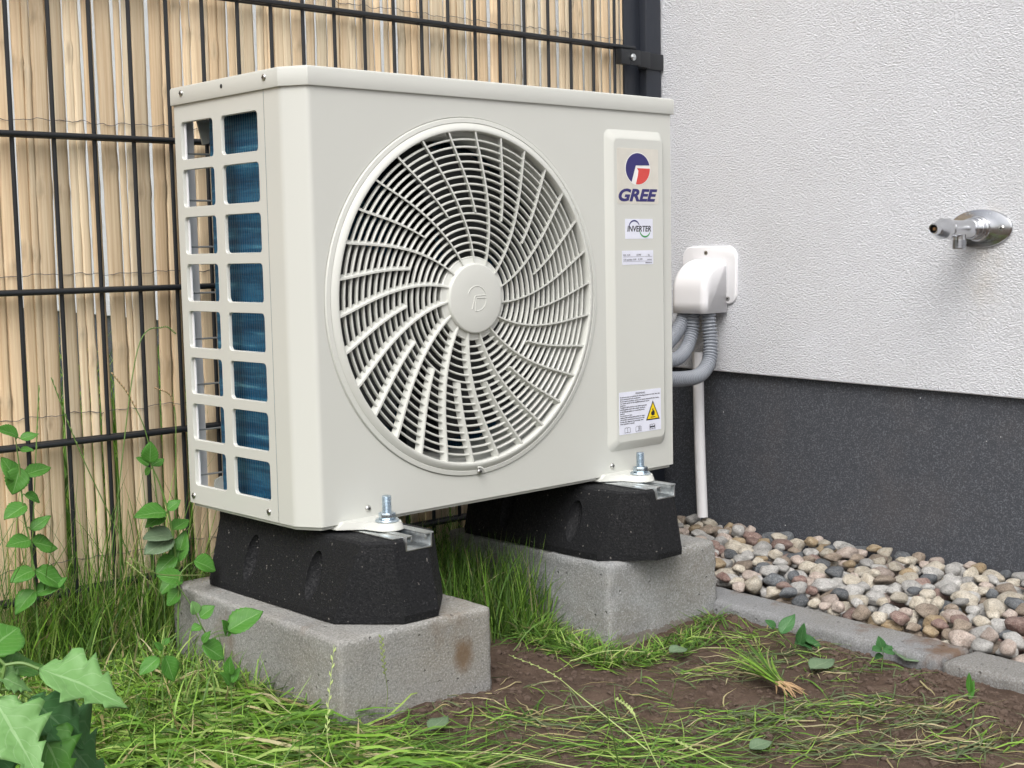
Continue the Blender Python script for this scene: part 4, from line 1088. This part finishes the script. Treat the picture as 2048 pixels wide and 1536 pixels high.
# ------------------------------------------------------------------ leaves
def half_width(t, kind, sgn, ph):
    if kind == 'ovate':
        w_ = (math.sin(PI*min(1, t**.72))**.85) if 0 < t < 1 else 0
        return max(0, w_*(1+.05*math.sin(t*60+ph)))
    # goosefoot: widest at a third, large irregular teeth
    w_ = np.interp(t, [0, .05, .30, .42, .62, .80, 1], [0, .30, 1.0, .88, .55, .30, 0])
    tooth = abs(((t*4.6+.3*sgn+ph) % 1)-.0)
    return max(0, w_*(.62+.46*(1-tooth)) if .12 < t < .93 else w_)
def leaf_mesh(name, mat, base, tip, wr, face, kind='ovate', droop=.12, fold=.15, seed=0):
    rnd = random.Random(seed); base = Vector(base); tip = Vector(tip); X = tip-base; L = X.length; X.normalize()
    Nn = Vector(face); Nn = (Nn-X*Nn.dot(X)).normalized(); Y = Nn.cross(X)
    K, J = (30 if kind != 'ovate' else 18), 4; ph = rnd.uniform(0, 1); ph2 = rnd.uniform(0, 6)
    V = []; UV = []; F = []
    for i in range(K+1):
        t_ = i/K
        for j in range(-J, J+1):
            u_ = j/J; hw = half_width(t_, kind, 1 if j > 0 else -1, ph)*wr*L
            z = -droop*L*(t_**2) + droop*L*t_ + abs(u_)*fold*hw + .03*L*math.sin(t_*7+u_*2.5+ph2)*abs(u_)+.012*L*math.sin(u_*9+t_*14+ph2)
            V.append(base+X*(t_*L*(1))+Y*(u_*hw)+Nn*z); UV.append((.5+u_*.5, t_))
    q = 2*J+1
    for i in range(K):
        for j in range(q-1): F.append((i*q+j, i*q+j+1, (i+1)*q+j+1, (i+1)*q+j))
    me = bpy.data.meshes.new(name); me.from_pydata([tuple(v) for v in V], [], F); me.materials.append(mat)
    uvl = me.uv_layers.new(name='UVMap')
    for lp in me.loops: uvl.data[lp.index].uv = UV[lp.vertex_index]
    me.shade_smooth(); o = bpy.data.objects.new(name, me); COL.objects.link(o)
    md = o.modifiers.new('s', 'SOLIDIFY'); md.thickness = .0003; md.offset = 0
    return o
TOCAM = lambda p: (CAM-p).normalized()
def plant(name, label, cat, stem_px, yb, leaves, group=None, smat='stem', lmat='leaf', kind='ovate', r=.0016, dy=0., zroot=True):
    """stem_px: polyline root to tip; leaves: (base px, tip px, width ratio, depth shift, tilt, material, label)"""
    pts = [at(px, py, y=yb+dy*i) for i, (px, py) in enumerate(stem_px)]
    if zroot: pts[0].z = float(gh(pts[0].x, pts[0].y))-.004
    t = thing(name, label, cat, group, loc=tuple(pts[0]))
    path = bez(pts, 6); b = MB(); b.tube(path, list(np.linspace(r, r*.45, len(path))), 8); rel(b.build('stem', MAT[smat], t))
    for i, lf in enumerate(leaves):
        (bx, by), (tx, ty), wr = lf[0], lf[1], lf[2]; ds = lf[3] if len(lf) > 3 else random.uniform(-.012, .012); tilt = lf[4] if len(lf) > 4 else random.uniform(-.5, .5)
        mt = lf[5] if len(lf) > 5 else lmat
        p0 = at(bx, by, y=yb+ds*.3); p1 = at(tx, ty, y=yb+ds)
        # petiole from nearest stem point
        near_p = min(path, key=lambda q: (q-p0).length)
        if (near_p-p0).length > .004:
            pb = MB(); mid = (near_p+p0)/2+Vector((0, 0, .003)); pb.tube(bez([near_p, mid, p0], 5), r*.45, 6); rel(pb.build('petiole', MAT[smat], t))
        fc = (TOCAM(p0)*(1.)+Vector((tilt, 0, .9+abs(tilt)*.4))).normalized()
        rel_o = leaf_mesh('leaf', MAT[mt], p0, p1, wr, fc, lf[6] if len(lf) > 6 else kind, random.uniform(.05, .2), random.uniform(.1, .35), i*7+len(label)); rel_o.parent = t; rel(rel_o)
    return t
plant('broadleaf_weed', 'leafy green weed with round leaves at the left edge in front of the fence', 'weed', [(75, 1215), (66, 1130), (48, 1030), (38, 930), (30, 870)], .29,
      [((36, 872), (-8, 858), .35), ((40, 878), (78, 868), .3), ((40, 935), (25, 990), .42), ((50, 950), (102, 935), .32), ((50, 990), (80, 1005), .38), ((52, 1010), (8, 1040), .4), ((62, 1080), (12, 1092), .4), ((64, 1085), (115, 1098), .42),
       ((62, 1060), (102, 1032), .3), ((68, 1140), (20, 1165), .4), ((70, 1140), (128, 1178), .35), ((40, 900), (68, 902), .35), ((70, 1180), (30, 1230), .36), ((72, 1190), (135, 1155), .3), ((32, 960), (2, 915), .4)])
plant('broadleaf_weed', 'leafy green weed standing just left of the rear end of the left rubber foot', 'weed', [(368, 1185), (352, 1120), (340, 1040), (322, 975), (300, 925)], .27,
      [((300, 925), (302, 882), .38), ((298, 930), (272, 915), .32), ((303, 932), (328, 918), .35), ((302, 938), (290, 950), .5), ((335, 1020), (362, 1000), .4), ((332, 1025), (268, 1034), .33), ((330, 1030), (290, 1055), .35), ((345, 1070), (285, 1078), .34, 0, .3, 'leaf_dull'),
       ((345, 1075), (288, 1110), .38, 0, .2, 'leaf_dull'), ((350, 1100), (378, 1085), .35), ((352, 1110), (312, 1150), .36), ((355, 1150), (320, 1190), .4), ((352, 1125), (372, 1060), .3), ((345, 1060), (378, 1040), .35)], r=.0020)
plant('broadleaf_weed', 'weed whose single round leaf reaches over the back corner of the stained block', 'weed', [(350, 1210), (358, 1170), (372, 1135), (385, 1125)], .22,
      [((388, 1122), (431, 1142), .46, -.01, .1), ((366, 1160), (312, 1152), .4), ((360, 1180), (335, 1212), .45)], r=.0013)
plant('broadleaf_weed', 'thin weed with oval leaves in front of the long side of the stained block', 'weed', [(432, 1345), (420, 1300), (402, 1250), (385, 1215), (352, 1165)], -.02,
      [((392, 1228), (384, 1202), .45, 0, .2, 'leaf_pale'), ((400, 1235), (430, 1212), .45), ((456, 1262), (526, 1222), .36, -.02, .1), ((402, 1252), (382, 1262), .5), ((405, 1290), (448, 1318), .42), ((452, 1268), (443, 1240), .35), ((455, 1272), (470, 1258), .35),
       ((405, 1285), (422, 1262), .3)], r=.0011)
plant('broadleaf_weed', 'small weed with two hanging pointed leaves left of the stained block', 'weed', [(322, 1372), (324, 1335), (326, 1300), (330, 1262)], .02,
      [((318, 1315), (278, 1352), .32), ((330, 1312), (348, 1364), .34), ((326, 1290), (340, 1275), .3), ((324, 1300), (308, 1285), .3)], r=.0010)
plant('broadleaf_weed', 'low sprout with narrow leaves in the cut grass beside the front of the block', 'weed', [(462, 1400), (462, 1370), (460, 1345)], -.10,
      [((460, 1350), (460, 1312), .3), ((462, 1365), (482, 1335), .3), ((460, 1368), (440, 1345), .3)], r=.0009)
# the large goosefoot close to the viewer, rooted outside the left edge of the picture
plant('goosefoot_plant', 'large jagged goosefoot leaves in the lower left corner, closest to the viewer', 'weed', [(-60, 1700), (-40, 1560), (-20, 1440), (0, 1370), (10, 1330)], -.36,
      [((78, 1338), (258, 1418), .40, -.05, .2, 'leaf_pale', 'jag'), ((-12, 1398), (82, 1562), .46, -.06, -.1, 'leaf_pale', 'jag'), ((60, 1395), (168, 1500), .42, -.02, -.3, 'leaf_dark', 'jag'), ((90, 1420), (215, 1600), .44, .015, .3, 'leaf_dark', 'jag'),
       ((70, 1440), (142, 1590), .40, -.03, 0, 'leaf', 'jag'), ((-10, 1352), (62, 1385), .5, .0, .4, 'leaf_pale', 'jag'), ((-30, 1310), (38, 1255), .45, .03, .1, 'leaf', 'ovate'), ((-30, 1340), (30, 1330), .5, .03, .5, 'leaf_pale', 'jag'), ((0, 1345), (85, 1330), .3, .03, .8, 'leaf', 'ovate'),
       ((-20, 1480), (10, 1600), .5, -.02, .8, 'leaf_dark', 'jag')], smat='stem', kind='jag', r=.0030)
plant('seedling', 'dark green seedling with four leaves standing on the soil before the kerbstones', 'seedling', [(1762, 1345), (1766, 1310), (1764, 1295)], float(at(1762, 1345, z=-.215).y),
      [((1764, 1298), (1757, 1272), .36), ((1765, 1300), (1790, 1308), .36), ((1763, 1302), (1744, 1300), .34), ((1764, 1300), (1782, 1292), .3), ((1763, 1308), (1750, 1318), .36)], lmat='leaf_dark', r=.0008)
plant('seedling', 'seedling with one upright pointed leaf against the kerbstone near the right block', 'seedling', [(1600, 1300), (1570, 1275), (1545, 1252)], float(at(1590, 1290, z=-.205).y),
      [((1562, 1268), (1590, 1228), .28), ((1600, 1290), (1608, 1246), .22), ((1606, 1282), (1652, 1294), .22), ((1590, 1288), (1640, 1300), .2), ((1550, 1256), (1530, 1240), .3)], lmat='leaf_dark', r=.0009)
plant('seedling', 'single stubby shoot at the right edge of the soil, below the kerbstone joint', 'seedling', [(1938, 1440), (1939, 1400), (1940, 1375)], float(at(1938, 1440, z=-.225).y),
      [((1940, 1385), (1938, 1345), .16), ((1940, 1400), (1948, 1360), .14)], r=.0011)
# fallen leaves
def fallen(px0, px1, wr, label, mat='leaf_dull', lift=.008):
    a = at(*px0, z=-.213); c_ = at(*px1, z=-.213); a.z = float(gh(a.x, a.y))+lift; c_.z = float(gh(c_.x, c_.y))+lift*1.2
    o = leaf_mesh('fallen_leaf', MAT[mat], a, c_, wr, (-.15, -.2, 1), 'ovate', .15, .2, hash(label) % 97 if False else len(label)); tag(o, label, 'leaf', 'loose leaves on the soil')
fallen((1622, 1342), (1668, 1325), .28, 'pale wilted leaf lying on bare soil between grass tufts, below the kerb')
fallen((1808, 1325), (1838, 1306), .42, 'folded grey-green leaf on the soil heap by the kerbstone joint', lift=.014)
fallen((862, 1478), (895, 1452), .25, 'small pale leaf on the soil in front of the stained block')
fallen((1340, 1302), (1375, 1294), .35, 'dull green leaf at the foot of the right block', lift=.012)
fallen((1500, 1508), (1545, 1500), .35, 'dull oval leaf on the soil at the bottom edge')
# long stalks
def stalk(pxs, zs, label, r=.0010, heads=True, mat='stalk'):
    r *= .72
    pts = [at(px, py, z=GZ+z) for (px, py), z in zip(pxs, zs)]; path = bez(pts, 10)
    t = thing('grass_stalk', label, 'grass stalk', 'long grass stalks', loc=tuple(pts[0])); b = MB(); b.tube(path, list(np.linspace(r, r*.5, len(path))), 7); rel(b.build('stem', MAT[mat], t))
    if heads:
        b = MB(); n = len(path)
        for i in range(int(n*.55), n-1, 1):
            p = path[i]; d = (path[i+1]-path[i]).normalized(); s_ = d.cross(Vector((0, 0, 1))).normalized()*(1 if i % 2 else -1)
            q = p+d*.006+s_*.0022; b.tube([p, (p+q)/2+s_*.0005, q], [.0003, .0011, .0002], 6)
        rel(b.build('seed_head', MAT[mat], t))
stalk([(1295, 1500), (1170, 1400), (1100, 1345), (1018, 1310)], [.012, .05, .05, .03], 'long pale seed stalk slanting across the bare soil')
stalk([(1330, 1560), (1290, 1480), (1262, 1420), (1232, 1396)], [.01, .05, .08, .08], 'seed stalk leaning up from the grass heap at the bottom middle')
stalk([(1480, 1545), (1400, 1505), (1350, 1480)], [.02, .03, .03], 'short seed stalk lying at the bottom of the grass heap')
stalk([(420, 1150), (330, 1150), (300, 1140), (262, 1118)], [.12, .16, .18, .20], 'arching seed stalk between the weeds left of the stained block')
stalk([(290, 1290), (325, 1205), (300, 1165), (255, 1125)], [.0, .10, .14, .17], 'kinked pale stalk in front of the fence grass')
stalk([(700, 1590), (660, 1500), (655, 1440), (668, 1290)], [.0, .04, .06, .13], 'thin upright stalk before the corner of the stained block', .0006)
stalk([(765, 1460), (775, 1390), (768, 1330), (762, 1270)], [.0, .05, .10, .14], 'thin upright stalk in front of the short face of the stained block', .0006)
stalk([(1240, 1545), (1225, 1470), (1205, 1400)], [.0, .06, .11], 'upright green blade rising from the bottom grass heap', .0010, False, 'stem')
stalk([(1280, 1545), (1330, 1440), (1352, 1360)], [.0, .05, .10], 'green blade fanning right out of the bottom grass heap', .0009, False, 'stem')
stalk([(1180, 1540), (1000, 1508), (850, 1500)], [.0, .015, .012], 'flat yellow stalk lying along the bottom edge', .0011, False)
stalk([(1140, 1322), (1215, 1302), (1290, 1304)], [.012, .016, .014], 'bent yellow-green stalk lying below the right block', .0010, False)
stalk([(640, 1560), (420, 1500), (330, 1545)], [.02, .05, .02], 'bent pale stalk lying on the cut grass at the lower left', .0010, False)
# seed stalks in front of the screen
for k, (pp, yy) in enumerate((([(215, 1180), (235, 1000), (275, 700), (325, 655), (352, 668)], .35), ([(330, 1150), (300, 900), (262, 800), (222, 745)], .36), ([(300, 1190), (205, 1000), (150, 880), (102, 755)], .36), ([(345, 1160), (352, 900), (345, 800), (308, 775)], .35),
                              ([(60, 1200), (70, 950), (78, 770)], .35))):
    pts = [at(px, py, y=yy) for px, py in pp]; path = bez(pts, 9)
    t = thing('grass_stalk', ['tall thin stalk bending over to the unit in front of the bamboo screen', 'thin dark stalk leaning left before the bamboo screen', 'slender stalk leaning far left up to the fence mesh', 'thin stalk close to the left edge of the unit', 'nearly straight stalk at the left before the bamboo screen'][k], 'grass stalk', 'long grass stalks', loc=tuple(pts[0]))
    b = MB(); b.tube(path, list(np.linspace(.0009, .0006, len(path))), 6); rel(b.build('stem', MAT['stem'], t))
    b = MB()
    for i in range(int(len(path)*.6), len(path)-1): b.tube([path[i], path[i]+(path[i+1]-path[i])*.5+Vector((0, -.0012, .0008)), path[i+1]], [.0004, .0012, .0004], 5)
    rel(b.build('seed_head', MAT['root'] if k % 2 else MAT['stem'], t))
# pulled-out grass tuft with roots, lying in front of the right block
tb = Blades(); r0 = at(1560, 1366, z=-.203); tipc = at(1400, 1250, z=-.170); n = 62
dirv = (tipc-r0); hd0 = math.atan2(dirv.y, dirv.x)
base = np.array([[r0.x, r0.y, r0.z]]*n)+rng.normal(0, .004, (n, 3))*np.array([1, 1, .4])
tb.add(base, rng.normal(hd0, .22, n), rng.uniform(.05, .15, n), rng.uniform(.0012, .0026, n), rng.uniform(1.2, 1.5, n), rng.uniform(.0, .5, n), colors(n, {'bright': 5, 'deep': 3, 'straw': 1}))
o = tb.build('blades')
TT = thing('grass_tuft', 'torn-out green grass tuft with pale roots, lying before the right block', 'grass tuft', loc=tuple(r0)); o.parent = TT; rel(o)
b = MB()
for i in range(22):
    p = Vector(base[i]); q = p+Vector((random.uniform(-.01, .03), random.uniform(-.03, .004), -.002)); q.z = float(gh(q.x, q.y))+.003; b.tube([p, (p+q)/2+Vector((0, 0, .003)), q], [.0014, .0009, .0003], 5)
rel(b.build('roots', MAT['root'], TT))
# ------------------------------------------------------------------ pebbles
def m_pebble(name, a, c_, vein=None, sp=.4):
    m = N(name); oi = m.n('ObjectInfo'); v = m.co((1, 1, 1))
    off = m.n('VectorMath', operation='ADD'); cmb = m.n('CombineXYZ')
    for i in range(3): m.l(m.math('MULTIPLY', oi.outputs['Random'], 13.+7*i), cmb.inputs[i])
    m.l(v, off.inputs[0]); m.l(cmb.outputs[0], off.inputs[1]); vec = off.outputs[0]
    c = m.mix(m.ramp(m.noise(1.1, 6, .7, vec, .6), [(.35, BW(0)), (.65, BW(1))]), a, c_)
    c = m.mix(m.ramp(m.noise(7, 3, .8, vec), [(.50, BW(0)), (.62, BW(sp+.2))]), c, tuple(x*.45 for x in a))
    if vein: c = m.mix(m.ramp(m.noise(1.6, 3, .5, vec, 2.2), [(.485, BW(0)), (.5, BW(.9)), (.515, BW(0))]), c, vein)
    br = m.math('ADD', m.math('MULTIPLY', oi.outputs['Random'], .45), .78)
    bc = m.n('CombineXYZ'); [m.l(br, bc.inputs[i]) for i in range(3)]
    c = m.mix(1., c, bc.outputs[0], 'MULTIPLY')
    m.set(c, .62, 0, .4); m.bump(m.noise(4, 6, .75, vec), .05, .5); return m.mat
PK = [('cream', (.42, .37, .29), (.62, .58, .50), None, 24), ('light grey', (.34, .335, .32), (.54, .53, .51), None, 26), ('dark grey', (.075, .085, .095), (.17, .18, .19), (.35, .36, .37), 8),
      ('reddish', (.17, .095, .08), (.32, .24, .21), (.42, .36, .32), 9), ('tan brown', (.21, .165, .125), (.38, .32, .26), (.12, .09, .07), 11), ('ochre', (.28, .20, .11), (.44, .36, .25), None, 4), ('pinkish beige', (.38, .31, .265), (.55, .48, .43), (.25, .17, .14), 13)]
pm = [m_pebble('pebble_'+k[0].replace(' ', '_'), k[1], k[2], k[3]) for k in PK]
shapes = []
for s_ in range(7):
    bm = bmesh.new(); bmesh.ops.create_icosphere(bm, subdivisions=3, radius=1)
    ex = random.uniform(.75, 1.0); flat_n = [Vector((random.gauss(0, 1), random.gauss(0, 1), random.gauss(0, 1))).normalized() for _ in range(7)]
    for v in bm.verts:
        p = v.co.copy()
        for fn in flat_n:
            d_ = p.dot(fn)-random.Random(s_*9+flat_n.index(fn)).uniform(.52, .86)
            if d_ > 0: p -= fn*d_*.72
        p *= 1+.16*mnoise.noise(p*1.3+Vector((s_*5, 0, 0)))+.04*mnoise.noise(p*3.1+Vector((0, s_*5, 0)))
        v.co = p
    shapes.append(bm)
pmesh = {}
for ki, k in enumerate(PK):
    for si, bm in enumerate(shapes):
        me = bpy.data.meshes.new('pebble'); bm.to_mesh(me); me.materials.append(pm[ki]); me.shade_smooth(); pmesh[ki, si] = me
cell = .003; X0, X1, Y0, Y1 = .66, WALLX+.012, -.70, .37
nxx, nyy = int((X1-X0)/cell), int((Y1-Y0)/cell); hm = np.full((nxx, nyy), -.246); own = np.full((nxx, nyy), -1)
xs = X0+cell*(np.arange(nxx)+.5); ysv = Y0+cell*(np.arange(nyy)+.5)
XX, YY = np.meshgrid(xs, ysv, indexing='ij')
blocked = (XX < kerb_x(YY)+.072) ; hm[blocked] = -.199
peb = []
wts = np.array([k[4] for k in PK], float); wts /= wts.sum()
for it in range(1600):
    a = rng.uniform(.0105, .0218)*(1.15 if rng.rand() < .15 else 1); asp = rng.uniform(.66, 1.0); b_ = a*asp; c_ = a*rng.uniform(.5, .8)
    if it < 250: a *= 1.1
    best = None
    for tr in range(7):
        y = rng.uniform(Y0+a, Y1-a); xlo = kerb_x(y)+.072+b_*.75; x = rng.uniform(xlo, X1-a*.95); th = rng.uniform(0, PI)
        i0, i1 = max(0, int((x-a-X0)/cell)), min(nxx, int((x+a-X0)/cell)+2); j0, j1 = max(0, int((y-a-Y0)/cell)), min(nyy, int((y+a-Y0)/cell)+2)
        dx = XX[i0:i1, j0:j1]-x; dy = YY[i0:i1, j0:j1]-y; u = (dx*math.cos(th)+dy*math.sin(th))/a; v = (-dx*math.sin(th)+dy*math.cos(th))/b_
        q = 1-u*u-v*v; mk = q > 0; sq = np.sqrt(np.where(mk, q, 0))*c_
        sub = hm[i0:i1, j0:j1]
        zc = np.max(np.where(mk, sub+sq, -9)) if mk.any() else 0
        if best is None or zc < best[0]: best = (zc, x, y, th, i0, i1, j0, j1, sq, mk)
    zc, x, y, th, i0, i1, j0, j1, sq, mk = best
    zc -= c_*.18
    if zc+c_ > -.180+.002*(x-.72)/.38: continue
    top = zc+sq; sub = hm[i0:i1, j0:j1]; up_ = mk & (top > sub)
    sub[up_] = top[up_]; own[i0:i1, j0:j1][up_] = len(peb)
    peb.append((x, y, zc, th, a, b_, c_, rng.choice(len(PK), p=wts), rng.randint(7), rng.uniform(-.25, .25), rng.uniform(-.25, .25)))
vis = np.where((YY < .12) | (XX > .86), 1, 0)*(YY > -.63)*(YY < .30)
cnt = np.bincount((own[own >= 0]).ravel(), weights=vis[own >= 0].ravel(), minlength=len(peb))
order = np.argsort(-cnt); top300 = set(order[:300].tolist())
b = MB()
loose = [(.62, -.66, 0), (.66, -.70, 0)]
under = []
for i, (x, y, z, th, a, b2, c2, kd, si, r1, r2) in enumerate(peb):
    if i in top300:
        o = bpy.data.objects.new('pebble', pmesh[kd, si]); COL.objects.link(o); o.location = (x, y, z); o.scale = (a*1.06, b2*1.06, c2*1.06); o.rotation_euler = (r1, r2, th)
        fx_ = (x-kerb_x(y)-.075)/(WALLX-kerb_x(y)-.075)
        zone = 'beside the kerb' if fx_ < .33 else 'against the dark plinth' if fx_ > .7 else 'in mid gravel'
        along = 'near the drain pipe' if y > .0 else 'towards the right edge' if y < -.32 else 'half way along the strip'
        size = 'large' if a > .0195 else 'small' if a < .0145 else 'medium'
        shp = ' elongated' if b2/a < .76 else ' rounded'
        tag(o, f'{size}{shp} {PK[kd][0]} pebble {zone}, {along}', 'pebble', f'{PK[kd][0]} pebbles by the house wall')
    elif cnt[i] > 0 or z > -.24: under.append(i)
vs_all = []; fs_all = []; mi_all = []; o0 = 0
for i in under:
    x, y, z, th, a, b2, c2, kd, si, r1, r2 = peb[i]; me = pmesh[kd, si]
    co = np.empty(len(me.vertices)*3); me.vertices.foreach_get('co', co); co = co.reshape(-1, 3)*np.array([a, b2, c2])*1.06
    c0, s0 = math.cos(th), math.sin(th); Rm = np.array([[c0, -s0, 0], [s0, c0, 0], [0, 0, 1]]); co = co@Rm.T+np.array([x, y, z])
    fc = np.empty(len(me.loops), np.int32); me.loops.foreach_get('vertex_index', fc); vs_all.append(co); fs_all.append(fc.reshape(-1, 3)+o0); mi_all.append(np.full(len(fc)//3, kd)); o0 += len(co)
V = np.concatenate(vs_all); F = np.concatenate(fs_all); me = bpy.data.meshes.new('pebble_bed')
me.from_pydata(V.tolist(), [], F.tolist())
for k, mp in enumerate(PK):
    me.materials.append(m_pebble('bed_'+mp[0].replace(' ', '_'), mp[1], mp[2]))
# object-space texture of the bed is in metres: scale it like the single stones
for mt in me.materials:
    for nd in mt.node_tree.nodes:
        if nd.type == 'MAPPING': nd.inputs['Scale'].default_value = (60, 60, 60)
me.polygons.foreach_set('material_index', np.concatenate(mi_all).astype(np.int32)); me.shade_smooth()
o = bpy.data.objects.new('pebble_bed', me); COL.objects.link(o); tag(o, kind='stuff', label='lower pebbles filling the gravel strip under the top stones', cat='gravel')
print('pebbles', len(peb), len(under), 'mean', hm[~blocked].mean())
